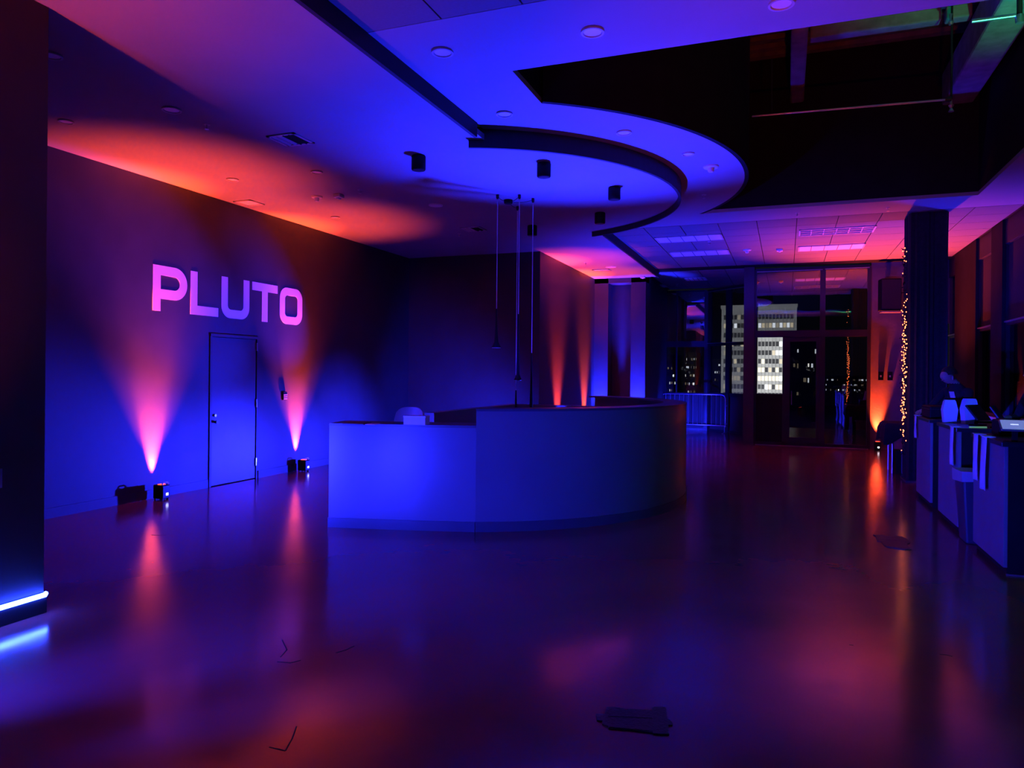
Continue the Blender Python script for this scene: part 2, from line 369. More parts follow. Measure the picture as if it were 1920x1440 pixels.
# ---- the void above the opening
ZD = 6.35
pl = MB().ribbon(oarc[::-1], 0.05, ZH, ZD)
pl.box((xa1 - 0.05, OY1, ZH + 0.05), (OX1 + 0.05, OY1 + 0.06, ZD)).box((OX1, OY0, ZH + 0.05), (OX1 + 0.06, OY1, ZD)).box((OX0 - 0.05, OY0 - 0.06, ZH + 0.05), (OX1 + 0.05, OY0, ZD)).box((OX0 - 0.06, OY0, ZH + 0.05), (OX0, ya0 + 0.02, ZD))
struct('wall_void', pl, M['black'], 'black painted upstand around the ceiling opening')
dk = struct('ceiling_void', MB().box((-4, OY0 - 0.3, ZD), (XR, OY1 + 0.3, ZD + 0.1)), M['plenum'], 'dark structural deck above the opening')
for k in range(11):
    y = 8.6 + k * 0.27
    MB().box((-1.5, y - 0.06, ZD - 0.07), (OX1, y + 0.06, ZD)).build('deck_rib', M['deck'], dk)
tag(MB().box((0.02, 8.9, 5.62), (0.21, OY1 - 0.02, 5.95)).build('steel_beam', M['beam'], bevel=0.03), 'rounded sprayed beam running lengthways inside the dark ceiling opening', 'beam')
tag(MB().box((0.24, 9.6, 5.74), (1.65, 9.76, 5.9)).box((1.7, 9.6, 5.74), (1.96, 9.76, 5.9)).build('steel_beam', M['beam'], bevel=0.02), 'teal lit sprayed cross beam inside the dark ceiling opening', 'beam')
tag(MB().box((1.98, OY0 + 0.02, 5.35), (2.36, OY1 - 0.02, 5.8)).build('steel_beam', M['beam'], bevel=0.03), 'wide green lit beam at the right end of the ceiling opening', 'beam')
tag(MB().bar((1.86, 8.3, 5.5), (1.55, 7.45, 5.5), 0.18, 0.18).build('steel_brace', M['beam']), 'short diagonal brace below the wide green lit beam', 'beam')
t = thing('sprinkler_pipe', 'thin grey sprinkler pipe crossing the dark ceiling opening', 'pipe')
a, b = atY(1410, 218, 9.3), atY(1772, 187, 9.3)
MB().tube([a, b], 0.012).build('pipe', M['chrome'], t, smooth=True)
MB().tube([b, b + Vector((0.06, 0, 0))], 0.03).build('elbow', M['plastic'], t, smooth=True)
MB().tube([b + Vector((0.06, 0, 1.1)), b + Vector((0.06, 0, 0))], 0.012).build('drop', M['plastic'], t, smooth=True)
MB().lathe([(0.012, 0.0), (0.014, -0.05), (0.03, -0.06), (0.012, -0.09), (0.03, -0.13)], b + Vector((0.06, 0, -0.01)), 12).build('sprinkler_head', M['chrome'], t, smooth=True)
MB().lathe([(0.02, 0.0), (0.012, -0.06), (0.03, -0.09), (0.02, -0.12)], b + Vector((0.05, 0, 0.95)), 12).build('sprinkler_head', M['chrome'], t, smooth=True)
MB().tube([atY(1447, 216, 9.3), atY(1447, 110, 9.3)], 0.008).build('drop', M['plastic'], t, smooth=True)
t = thing('conduit_arm', 'green lit pipe arm on a hanger at the top right corner', 'pipe')
a, b = atY(1822, 40, 7.4), atY(1904, 29, 7.4)
MB().tube([a, b], 0.018).build('pipe', M['chrome'], t, smooth=True)
MB().tube([b + Vector((0.03, 0, 0.9)), b + Vector((0.03, 0, -0.05))], 0.022).build('hanger', M['plastic'], t, smooth=True)
MB().lathe([(0.03, 0.03), (0.035, 0), (0.03, -0.04)], b + Vector((0.03, 0, -0.03)), 12).build('clamp', M['chrome'], t, smooth=True)

# ---- blue LED tube along the foreground wall
t = thing('led_strip', 'glowing blue LED tube along the base of the foreground wall', 'led strip', (-4.535, 3.38, 0.12))
MB().tube([(0.0, -9.3, 0), (0.0, -0.005, 0), (-0.02, 0.01, 0)], 0.016, 8).build('tube', M['led'], t, smooth=True)
MB().box((-0.03, -9.3, -0.012), (-0.014, 0.0, 0.012)).build('mounting_channel', M['fascia'], t)
t = thing('wall_socket', 'small steel socket plate on the dark foreground wall', 'socket', (-4.56, 3.06, 0.92))
MB().box((0, -0.04, -0.06), (0.008, 0.04, 0.06)).build('plate', M['steel'], t, bevel=0.002)
MB().box((0.008, -0.015, -0.03), (0.011, 0.015, 0.03)).build('insert', M['plastic'], t)

# ---- door in the left wall
d = MB().box((XL - 0.05, 7.86, 0.012), (XL - 0.008, 8.75, 2.065)).build('door_1', M['door']); d['kind'] = 'structure'; d['label'] = 'flush door painted like the dark left wall'
fr = MB().box((XL - 0.06, 7.82, 0), (XL + 0.012, 7.855, 2.11)).box((XL - 0.06, 8.765, 0), (XL + 0.004, 8.79, 2.11)).box((XL - 0.06, 7.82, 2.072), (XL + 0.02, 8.79, 2.11)).build('door_frame', M['wall'], d)
for z in (1.96, 1.12, 0.25):
    MB().box((XL - 0.01, 8.752, z - 0.06), (XL + 0.012, 8.772, z + 0.06)).build('hinge', M['steel'], d, bevel=0.003)
MB().tube([(XL - 0.01, 7.93, 0.98), (XL + 0.012, 7.93, 0.98)], 0.02, 14).build('deadbolt', M['steel'], d)
MB().tube([(XL - 0.01, 7.93, 0.89), (XL + 0.05, 7.93, 0.89)], [0.014, 0.028], 14).build('knob', M['plastic'], d)

# ---- PLUTO sign: five letters fixed to the left wall
ZT, ZB2, SW = 2.92, 2.345, 0.122
def rounded(y0, y1, z0, z1, r, corners):      # corners: bl br tr tl flags
    P = []
    for (cy, cz, a, on) in ((y0, z0, PI, corners[0]), (y1, z0, 1.5 * PI, corners[1]), (y1, z1, 0, corners[2]), (y0, z1, 0.5 * PI, corners[3])):
        if on:
            sy = 1 if cy == y0 else -1; sz = 1 if cz == z0 else -1
            P += [(cy + sy * r + r * math.cos(a + PI / 2 * k / 10), cz + sz * r + r * math.sin(a + PI / 2 * k / 10)) for k in range(11)]
        else: P.append((cy, cz))
    return P
def letter(name, loops, lab):
    loc = Vector((XL + 0.0005, sum(p[0] for p in loops[0]) / len(loops[0]), ZB2))
    cu = bpy.data.curves.new(name, 'CURVE'); cu.dimensions = '2D'; cu.fill_mode = 'BOTH'; cu.extrude = 0.0015
    for L in loops:
        sp = cu.splines.new('POLY'); sp.points.add(len(L) - 1); sp.use_cyclic_u = True
        for q, p in zip(sp.points, L): q.co = (p[0] - loc.y, p[1] - loc.z, 0, 1)
    tmp = bpy.data.objects.new('tmp', cu); C.objects.link(tmp)
    me = bpy.data.meshes.new_from_object(tmp.evaluated_get(bpy.context.evaluated_depsgraph_get())); bpy.data.objects.remove(tmp)
    me.transform(Matrix(((0, 0, 1, 0.0015), (1, 0, 0, 0), (0, 1, 0, 0), (0, 0, 0, 1)))); me.name = name
    me.materials.clear(); me.materials.append(M['sign'])
    o = bpy.data.objects.new(name, me); C.objects.link(o); o.location = loc
    return tag(o, lab, 'letter', 'sign letters on the left wall')
y0, y1 = 6.855, 7.41; zm = 2.50
Pout = [(y0, ZB2), (y0 + SW, ZB2), (y0 + SW, zm)] + [(y1 - 0.21 + 0.21 * math.cos(a), (ZT + zm) / 2 + 0.21 * math.sin(a)) for a in [(-PI / 2 + PI * k / 20) for k in range(21)]] + [(y0, ZT)]
ri = 0.085
Pin = [(y0 + SW, zm + SW)] + [(y1 - 0.21 + ri * math.cos(a), (ZT + zm) / 2 + ri * math.sin(a)) for a in [(-PI / 2 + PI * k / 16) for k in range(17)]] + [(y0 + SW, ZT - SW)]
letter('sign_letter', [Pout, Pin], 'letter P of the white wall sign reading PLUTO')
y0, y1 = 7.465, 7.97
letter('sign_letter', [[(y0, ZB2), (y1, ZB2), (y1, ZB2 + SW), (y0 + SW, ZB2 + SW), (y0 + SW, ZT), (y0, ZT)]], 'letter L of the white wall sign reading PLUTO')
y0, y1 = 8.03, 8.59
R1, R2 = 0.17, 0.06
U = [(y0, ZT)] + [(y0 + R1 + R1 * math.cos(PI + PI / 2 * k / 10), ZB2 + R1 + R1 * math.sin(PI + PI / 2 * k / 10)) for k in range(11)] + [(y1 - R1 + R1 * math.cos(1.5 * PI + PI / 2 * k / 10), ZB2 + R1 + R1 * math.sin(1.5 * PI + PI / 2 * k / 10)) for k in range(11)] + [(y1, ZT), (y1 - SW, ZT)]
U += [(y1 - SW - R2 + R2 * math.cos(-PI / 2 * k / 8), ZB2 + SW + R2 + R2 * math.sin(-PI / 2 * k / 8)) for k in range(9)] + [(y0 + SW + R2 + R2 * math.cos(-PI / 2 - PI / 2 * k / 8), ZB2 + SW + R2 + R2 * math.sin(-PI / 2 - PI / 2 * k / 8)) for k in range(9)] + [(y0 + SW, ZT)]
letter('sign_letter', [U], 'letter U of the white wall sign reading PLUTO')
y0, y1 = 8.65, 9.22; ym = 8.93
letter('sign_letter', [[(y0, ZT), (y0, ZT - SW), (ym - 0.063, ZT - SW), (ym - 0.063, ZB2), (ym + 0.063, ZB2), (ym + 0.063, ZT - SW), (y1, ZT - SW), (y1, ZT)]], 'letter T of the white wall sign reading PLUTO')
y0, y1 = 9.275, 9.835
letter('sign_letter', [rounded(y0, y1, ZB2, ZT, 0.17, (1, 1, 1, 1)), rounded(y0 + 0.125, y1 - 0.125, ZB2 + SW, ZT - SW, 0.06, (1, 1, 1, 1))], 'letter O of the white wall sign reading PLUTO')

# small reader on the wall beside the door
t = thing('card_reader', 'small striped card reader box on the left wall by the door', 'card reader', (XL, 9.39, 1.15))
MB().box((0, -0.045, 0), (0.035, 0.045, 0.13)).build('body', M['plastic'], t, bevel=0.006)
for k in range(3): MB().box((0.034, -0.04, 0.012 + 0.03 * k), (0.039, 0.04, 0.026 + 0.03 * k)).build('stripe', M['white'], t)

# ================================================================== UPLIGHTS
def uplight(loc, rz, label, lensmat, group='battery uplights on the floor'):
    t = thing('uplight', label, 'uplight', loc, rz, group)
    MB().box((-0.075, -0.06, 0.015), (0.075, 0.06, 0.185)).build('body', M['plasticb'], t, bevel=0.008)
    for sx in (-1, 1):
        for sy in (-1, 1): MB().lathe([(0.014, 0), (0.014, 0.016)], (sx * 0.055, sy * 0.042, 0), 10).build('foot', M['plastic'], t)
    MB().lathe([(0.045, 0.183), (0.045, 0.19)], (0, 0, 0), 20).build('lens', lensmat, t)
    h = [(0.06, -0.045, 0.185), (0.06, -0.045, 0.205), (0.06, -0.03, 0.215), (0.06, 0.03, 0.215), (0.06, 0.045, 0.205), (0.06, 0.045, 0.185)]
    MB().tube(h, 0.007, 8).build('handle', M['white'], t, smooth=True)
    pn = MB().box((0.075, -0.05, 0.03), (0.078, 0.05, 0.17)).build('control_panel', M['plastic'], t)
    MB().box((0.0775, -0.005, 0.055), (0.0795, 0.03, 0.085)).build('display', M['display'], pn)
    return t
def amber(x, y, wallaxis, label, col=AMBER, power=90, up=60, lens='amberlens', rz=0.0, lean=0.22, cone=60, aim=None):
    uplight((x, y, 0), rz, label, M[lens])
    n = Vector(wallaxis)
    lamp('uplight_beam', 'SPOT', Vector((x, y, 0.2)) + n * 0.09, Vector((x, y, 0.2)) + Vector((0, 0, 1)) + n * lean, col, power, 36, 1.0, 0.02)
    lamp('uplight_flood', 'SPOT', Vector((x, y, 0.2)) - n * 0.02, Vector((x, y, 0.2)) + Vector((0, 0, 1)) - n * 0.05 if aim is None else aim, col, up, cone, 1.0, 0.04)
amber(-7.22, 6.87, (-1, 0, 0), 'black battery uplight throwing amber onto the wall below the letter P', power=3800, up=1650)
amber(-7.22, 9.70, (-1, 0, 0), 'black battery uplight throwing amber onto the wall below the letter O', power=3800, up=1450)
amber(-4.34, 14.62, (-1, 0, 0), 'black battery uplight throwing red light behind the reception desk', col=RED, power=5500, up=1300, cone=50)
amber(-4.34, 16.78, (-1, 0, 0), 'black battery uplight throwing orange light behind the reception desk', power=5500, up=1300, cone=50)
amber(1.87, 17.56, (0, 1, 0), 'black battery uplight washing the wall under the loudspeaker orange', power=2300, up=4600, rz=-PI / 2, cone=72, aim=(1.75, 15.5, ZH))
# fixtures standing outside the view
amber(-4.38, 2.1, (-1, 0, 0), 'black battery uplight standing at the foreground wall', power=60, up=620, cone=90)
amber(0.6, 0.4, (0, -1, 0), 'black battery uplight standing near the viewer', power=10, up=750, cone=50, aim=(0.6, 9.0, 5.8))

def blueflood(loc, target, power, angle, label, rz=0.0, radius=0.06, col=BLUE, lens='bluelens', blend=1.0):
    uplight(loc, rz, label, M[lens])
    return lamp('blue_flood', 'SPOT', Vector(loc) + Vector((0, 0, 0.23)), target, col, power, angle, blend, radius)
blueflood((-2.9, 9.6, 0), (-1.95, 7.4, 4.0), 5000, 80, 'black battery uplight throwing blue light up inside the reception desk')
blueflood((-4.3, 17.42, 0), (-4.33, 17.68, 1.2), 5000, 40, 'black battery uplight washing the dark piers blue')
blueflood((-3.4, 17.42, 0), (-3.4, 17.68, 1.2), 5000, 40, 'black battery uplight washing the right-hand pier blue')
blueflood((-5.9, 1.6, 0), (-4.45, 6.35, 0.55), 6000, 24, 'black battery uplight shining past the foreground wall at the desk')
blueflood((-3.6, 0.9, 0), (1.66, 8.6, 0.75), 5000, 26, 'added unseen uplight aimed across the room at the bar')  # added out of view to turn the bar fronts blue
blueflood((-4.0, 1.2, 0), (-1.6, 8.1, 0.6), 3800, 46, 'added unseen uplight beside the foreground wall LED tube')  # added out of view to put blue on the curved desk front
blueflood((-2.2, 13.4, 0), (-1.6, 14.2, 4.0), 1500, 110, 'added uplight hidden behind the far curve of the desk')  # added to brighten the far tiled ceiling and its fittings
blueflood((2.7, 12.9, 0), (2.9, 13.6, 4.09), 850, 110, 'black battery uplight lighting the ceiling beside the windows blue')
blueflood((-2.6, 19.6, 0), (-2.9, 21.6, 0.6), 500, 120, 'black battery uplight behind the steel crowd barrier')
uplight((2.75, 4.4, 0), 0, 'black battery uplight throwing green light up near the bar', M['greenlens'])
lamp('green_flood', 'SPOT', (2.75, 4.4, 0.23), (2.5, 7.0, 5.4), GREEN, 2600, 44, 1.0, 0.05)

# low wash bar on the floor beside the desk, aimed at the left wall
t = thing('wash_bar', 'black LED wash bar on the floor throwing blue on the left wall', 'light bar', (-4.95, 11.2, 0), 0)
MB().box((-0.05, -0.5, 0.03), (0.05, 0.5, 0.13)).build('housing', M['plasticb'], t, bevel=0.008)
for sy in (-0.4, 0.4): MB().box((-0.08, sy - 0.02, 0), (0.08, sy + 0.02, 0.035)).build('foot', M['plastic'], t)
for k in range(6): MB().tube([(-0.05, -0.42 + 0.168 * k, 0.08), (-0.055, -0.42 + 0.168 * k, 0.08)], 0.035, 14).build('lens', M['bluelens'], t)
for (ty, p, ang, tz_) in ((11.0, 2400, 70, 0.35), (9.2, 2100, 56, 0.3), (7.2, 2800, 46, 0.25), (5.2, 3600, 36, 0.2), (7.4, 3600, 25, 2.5), (9.2, 2600, 25, 2.5), (13.0, 1300, 100, 0.35)):  # the raised beams are added for the letters, the last for the recess wall
    lamp('wash_beam', 'SPOT', (-5.02, 11.1, 0.16), (XL if ty < 12 else -6.3, ty if ty < 12 else YB, tz_), BLUE, p, ang, 1.0, 0.04)

# ================================================================== RECEPTION DESK
desk = thing('reception_desk', 'dark curved reception desk with a low left wing, lit blue', 'reception desk', (-2.9, 9.3, 0))
D0 = Vector((-2.9, 9.3, 0))
def loc2(P): return [(p[0] - D0.x, p[1] - D0.y) for p in P]
ang = math.radians(67.3)
hi = arc(OC, RK, -ang, ang, 60); hi_base = arc(OC, RK + 0.012, -ang, ang, 60)
MB().ribbon(loc2(hi), 0.14, 0.09, 1.23).build('curved_front', M['desk'], desk, smooth=True)
MB().ribbon(loc2(hi_base), 0.1, 0, 0.10).build('curved_plinth', M['desktop'], desk, smooth=True)
MB().ribbon(loc2(arc(OC, RK + 0.005, -ang, ang, 60)), 0.30, 1.215, 1.24).build('transaction_top', M['desktop'], desk, smooth=True)
MB().ribbon(loc2(arc(OC, RK - 0.14, -ang, ang, 60)), 0.55, 0.72, 0.76).build('inner_worktop', M['desktop'], desk, smooth=True)
low = [(-4.40 + (hi[0][0] + 4.40) * k / 24, 6.33 + (hi[0][1] - 6.33) * ((k / 24) * 0.8 + 0.2 * (k / 24) ** 2)) for k in range(25)]
MB().ribbon(loc2(low), 0.12, 0.09, 1.05).build('low_front', M['desk'], desk, smooth=True)
MB().ribbon(loc2([(p[0], p[1] - 0.015) for p in low]), 0.1, 0, 0.10).build('low_plinth', M['desktop'], desk)
MB().ribbon(loc2([(p[0], p[1] - 0.006) for p in low]), 0.42, 1.045, 1.07).build('low_top', M['desktop'], desk)
MB().box((hi[0][0] - D0.x, hi[0][1] - D0.y + 0.08, 0.09), (hi[0][0] - D0.x + 0.08, hi[0][1] - D0.y + 0.42, 1.228)).build('end_panel', M['desk'], desk)
MB().box((-4.46 - D0.x, 8.55 - D0.y, 0), (-4.32 - D0.x, 11.75 - D0.y, 1.07)).build('side_counter', M['desk'], desk)
MB().box((-4.42 - D0.x, 11.68 - D0.y, 0), (hi[-1][0] - D0.x + 0.05, 11.8 - D0.y, 1.07)).build('back_panel', M['desk'], desk)
MB().box((-4.395 - D0.x, 6.40 - D0.y, 0), (-4.28 - D0.x, 6.75 - D0.y, 1.05)).build('low_end_panel', M['desk'], desk)

p = atz(774, 797, 1.07)
t = thing('acrylic_box', 'small white box standing on the low wing of the desk', 'box', (p.x, p.y + 0.08, 1.071), 0.15)
mb = MB().box((-0.115, -0.07, 0), (0.115, 0.07, 0.082)); mb.build('body', M['white'], t, bevel=0.003)
MB().box((-0.118, -0.073, 0.074), (0.118, 0.073, 0.09)).build('lid', M['sign'], t, bevel=0.002)
p = atz(658, 797, 1.07)
t = thing('clipboard', 'dark clipboard with paper lying at the left end of the desk', 'clipboard', (p.x, p.y + 0.12, 1.071), 0.2)
MB().box((-0.12, -0.1, 0), (0.1, 0.12, 0.012)).build('board', M['plastic'], t)
MB().box((0.08, -0.06, 0.0), (0.2, 0.1, 0.006)).build('paper', M['paper'], t)
# office chair behind the low wing
p = Vector((-4.18, 7.55, 0))
t = thing('office_chair', 'blush coloured office chair tucked behind the low desk wing', 'chair', p, 0.3)
bk = MB(); n = 12
for i in range(n):
    for j in range(7):
        pass
vs = []; fs = []
for side in (0, 1):
    for j in range(9):
        for i in range(13):
            u = i / 12 * 2 - 1; v = j / 8
            wv = 0.2 * (1 - 0.55 * max(0, v - 0.6) ** 2 * 2)
            vs.append((u * wv, 0.22 - 0.06 * u * u + 0.04 * v + side * 0.03, 0.62 + v * 0.56 - 0.06 * abs(u) ** 4 * (1 if v > 0.5 else 0)))
for j in range(8):
    for i in range(12):
        a = j * 13 + i; fs.append((a, a + 1, a + 14, a + 13)); b2 = 117 + a; fs.append((b2 + 13, b2 + 14, b2 + 1, b2))
for i in range(12):
    fs += [(i + 1, i, 117 + i, 118 + i), (104 + i, 105 + i, 222 + i, 221 + i)]
for j in range(8):
    a = j * 13; fs += [(a, a + 13, 117 + a + 13, 117 + a), (a + 25, a + 12, 117 + a + 12, 117 + a + 25)]
MB().add(vs, fs).build('backrest', M['chairm'], t, smooth=True)
MB().box((-0.23, -0.24, 0.44), (0.23, 0.22, 0.50)).build('seat', M['chairm'], t, bevel=0.02)
MB().box((-0.03, 0.19, 0.44), (0.03, 0.22, 0.75)).build('back_support', M['plastic'], t)
MB().tube([(0, 0, 0.1), (0, 0, 0.44)], 0.025).build('gas_lift', M['steel'], t, smooth=True)
for k in range(5):
    a = 2 * PI * k / 5
    l = MB().bar((0, 0, 0.1), (0.28 * math.cos(a), 0.28 * math.sin(a), 0.07), 0.04, 0.03).build('leg', M['plastic'], t)
    MB().tube([(0.28 * math.cos(a) - 0.02, 0.28 * math.sin(a), 0.028), (0.28 * math.cos(a) + 0.02, 0.28 * math.sin(a), 0.028)], 0.028, 12).build('castor', M['plastic'], l)

# ================================================================== PENDANTS
def pendant(hookpx, zbot, length, rb, label, zr=ZL):
    h = atz(*hookpx, zr)
    t = thing('pendant_lamp', label, 'pendant lamp', (h.x, h.y, zbot), 0, 'slim black pendants over the reception desk')
    MB().lathe([(rb, 0), (rb, 0.012), (rb * 0.8, 0.03), (rb * 0.45, 0.075), (0.024, 0.14), (0.016, length * 0.5), (0.009, length)], (0, 0, 0), 20).build('shade', M['plasticb'], t, smooth=True)
    MB().lathe([(rb * 0.9, -0.003), (rb * 0.9, 0.002)], (0, 0, 0), 20).build('lens', M['lens'], t)
    MB().tube([(0, 0, length), (0, 0, ZL - zbot - 0.04)], 0.0055, 8).build('cable', M['white'], t, smooth=True)
    MB().lathe([(0.012, -0.06), (0.02, -0.04), (0.02, 0)], (0, 0, ZL - zbot), 12).build('ceiling_hook', M['plastic'], t, smooth=True)
    return h
can = atz(953, 375, ZL)
h = [pendant((933, 365), 1.94, 0.52, 0.066, 'slim black pendant hanging highest, leftmost over the desk'),
     pendant((974, 365), 1.51, 0.88, 0.052, 'slim black pendant with its flared tip just above the desk rim'),
     pendant((999.5, 372), 1.0, 0.88, 0.05, 'rightmost slim black pendant dipping below the curved desk rim'),
     pendant((970.5, 387), 0.86, 0.5, 0.05, 'slim pendant whose tip is hidden behind the curved desk')]
t = thing('pendant_canopy', 'round black ceiling canopy with wires swagged to the pendants', 'canopy', can)
MB().lathe([(0.055, -0.05), (0.06, -0.03), (0.06, 0)], (0, 0, 0), 20).build('cup', M['plasticb'], t, smooth=True)
for q in h:
    dv = q - can
    MB().tube([dv * s + Vector((0, 0, -0.02 - 0.10 * s * (1 - s))) for s in [k / 8 for k in range(9)]], 0.003, 6).build('swag_wire', M['plasticb'], t)

# ================================================================== CEILING FIXTURES
for (x, y), lab in zip([(785, 292), (1020, 306), (1152, 351), (1125, 399), (998, 423)],
                       ['black surface downlight leftmost of the five on the blue ceiling', 'black surface downlight above the desk nearest the curved black band', 'black surface downlight nearest the tip of the rounded ceiling',
                        'black surface downlight next to the far end of the curved black band', 'black surface downlight behind the pendant cables']):
    p = atz(x, y, ZL); t = thing('surface_downlight', lab, 'downlight', p, 0, 'black surface downlights over the reception')
    MB().lathe([(0.07, -0.16), (0.078, -0.15), (0.078, -0.01), (0.07, 0)], (0, 0, 0), 24).build('housing', M['plasticb'], t, smooth=True)
    MB().lathe([(0.06, -0.163), (0.06, -0.158)], (0, 0, 0), 24).build('lens', M['plastic'], t)

def downlight(px, z, r, label, lit=False, recess=True):
    p = atz(*px, z); t = thing('recessed_downlight', label, 'downlight', p, 0, 'recessed ceiling downlights')
    mb = MB(); n = 28
    prof = [(r, 0.0), (r, -0.014), (r * 0.82, -0.014), (r * 0.74, -0.003)]
    vs = []; fs = []
    for rr, zz in prof: vs += [(rr * math.cos(2 * PI * k / n), rr * math.sin(2 * PI * k / n), zz) for k in range(n)]
    for i in range(3): fs += [(i * n + k, i * n + (k + 1) % n, (i + 1) * n + (k + 1) % n, (i + 1) * n + k) for k in range(n)]
    mb.add(vs, fs).build('trim_ring', M['trimwhite'] if recess else M['white'], t, smooth=True)
    MB().lathe([(r * 0.76, -0.006 if recess else -0.016), (r * 0.76, -0.001)], (0, 0, 0), 24).build('lens', M['lens'], t)
for px, z, r, lab in [((97, 103), ZL, 0.075, 'recessed downlight cut off by the foreground wall'), ((124, 227), ZL, 0.07, 'recessed downlight near the foreground wall above the left wall'),
                      ((322, 205), ZL, 0.085, 'recessed downlight in the purple ceiling left of the square vent'), ((436, 336), ZL, 0.075, 'recessed downlight in the orange lit ceiling above the sign'),
                      ((594, 322), ZL, 0.07, 'recessed downlight behind the ceiling vent, above the smoke detector'), ((629, 407), ZL, 0.07, 'recessed downlight close to the left wall past the sign'),
                      ((830, 97), ZH, 0.085, 'recessed downlight in the bright blue ceiling beside the straight black band'), ((1111, 59), ZH, 0.085, 'recessed downlight in front of the dark ceiling opening'),
                      ((1465, 6), ZH, 0.085, 'pink lit recessed downlight at the top edge above the opening'), ((946, 213), ZH, 0.08, 'recessed downlight at the corner where the black bands meet'),
                      ((1170, 248), ZH, 0.08, 'recessed downlight midway along the outside of the curved band'), ((1290, 288), ZH, 0.07, 'recessed downlight outside the far bend of the curved band')]:
    downlight(px, z, r, lab)
for px, z, r, lab in [((817, 384), ZL, 0.10, 'flat round ceiling light left of the pendants'), ((1145, 500), ZL, 0.12, 'flat round pink ceiling light beyond the desk'), ]:
    downlight(px, z, r, lab, recess=False)
def sprinkler(px, z, lab):
    p = atz(*px, z); t = thing('sprinkler', lab, 'sprinkler', p, 0, 'small ceiling sprinklers')
    MB().lathe([(0.03, -0.006), (0.035, 0)], (0, 0, 0), 16).build('escutcheon', M['trimwhite'], t, smooth=True)
    MB().lathe([(0.02, -0.05), (0.02, -0.046), (0.006, -0.04), (0.008, 0)], (0, 0, 0), 12).build('head', M['chrome'], t, smooth=True)
for px, z, lab in [((388, 233), ZL, 'small sprinkler left of the square ceiling vent'), ((675, 356), ZL, 'small sprinkler right of the smoke detector'), ((861, 438), ZL, 'small sprinkler near the recess back wall'),
                   ((1098, 492), ZL, 'small sprinkler in the red ceiling beyond the desk'), ((1495, 399), ZH, 'small sprinkler in front of the pink louvred light'), ((1665, 390), ZH, 'small sprinkler beside the column top'),
                   ((1320, 365), ZH, 'small sprinkler behind the ceiling smoke detector'), ((1330, 453), ZH, 'small sprinkler between the two long blue lights'), ((1269, 533), ZH, 'small sprinkler between the short far lights')]:
    sprinkler(px, z, lab)
def vent(px, z, hx, hy, lab, dark=True):
    p = atz(*px, z); t = thing('ceiling_vent', lab, 'vent', p, 0, 'square ceiling vents')
    f = MB().box((-hx, -hy, -0.012), (hx, -hy + 0.03, 0)).box((-hx, hy - 0.03, -0.012), (hx, hy, 0)).box((-hx, -hy, -0.012), (-hx + 0.03, hy, 0)).box((hx - 0.03, -hy, -0.012), (hx, hy, 0))
    f.build('frame', M['trimwhite'], t)
    MB().box((-hx + 0.02, -hy + 0.02, -0.003), (hx - 0.02, hy - 0.02, -0.001)).build('backing', M['black'] if dark else M['lens'], t)
    if dark:
        for k in range(1, 5):
            x = -hx + 2 * hx * k / 5; MB().obox((x, 0, -0.008), (0.02, hy - 0.02, 0.0015), (1, 0, 0.4), (0, 1, 0), (-0.4, 0, 1)).build('slat', M['trimwhite'] if k < 3 else M['black'], t)
vent((545, 261), ZL, 0.17, 0.17, 'square ceiling vent with dark slats in the purple ceiling')
vent((467, 380), ZL, 0.15, 0.15, 'pale square ceiling panel against the left wall above the sign', False)
vent((888, 429), ZL, 0.17, 0.17, 'square ceiling vent near the recess back wall')
vent((1128, 506), ZL, 0.2, 0.1, 'narrow bright vent behind the flat round pink light', False)
def detector(px, z, lab, r=0.075):
    p = atz(*px, z); t = thing('smoke_detector', lab, 'smoke detector', p, 0, 'ceiling smoke detectors')
    MB().lathe([(r * 0.9, -0.022), (r, -0.012), (r, 0)], (0, 0, 0), 24).build('base', M['white'], t, smooth=True)
    MB().lathe([(r * 0.3, -0.07), (r * 0.42, -0.055), (r * 0.45, -0.02)], (0, 0, 0), 20).build('chamber', M['white'], t, smooth=True)
detector((594, 368), ZL, 'white smoke detector left of the white strobe box'); detector((1333, 312), ZH, 'white smoke detector by the bend of the ceiling opening', 0.09); detector((1401, 468), ZH, 'white smoke detector between the long ceiling lights', 0.08)
def strobe(px, z, lab, col='white'):
    p = atz(*px, z); t = thing('alarm_strobe', lab, 'alarm', p, 0, 'ceiling alarm strobes')
    MB().box((-0.055, -0.055, -0.045), (0.055, 0.055, 0)).build('housing', M[col], t, bevel=0.008)
    MB().box((-0.02, -0.03, -0.062), (0.02, 0.03, -0.044)).build('flash_lens', M['lens'], t, bevel=0.006)
strobe((635, 365), ZL, 'white strobe box beside the smoke detector near the left wall'); strobe((1205, 518), ZL, 'white strobe box at the far end of the straight black band'); strobe((1462, 467), ZH, 'white strobe box left of the long ceiling light by the doors')

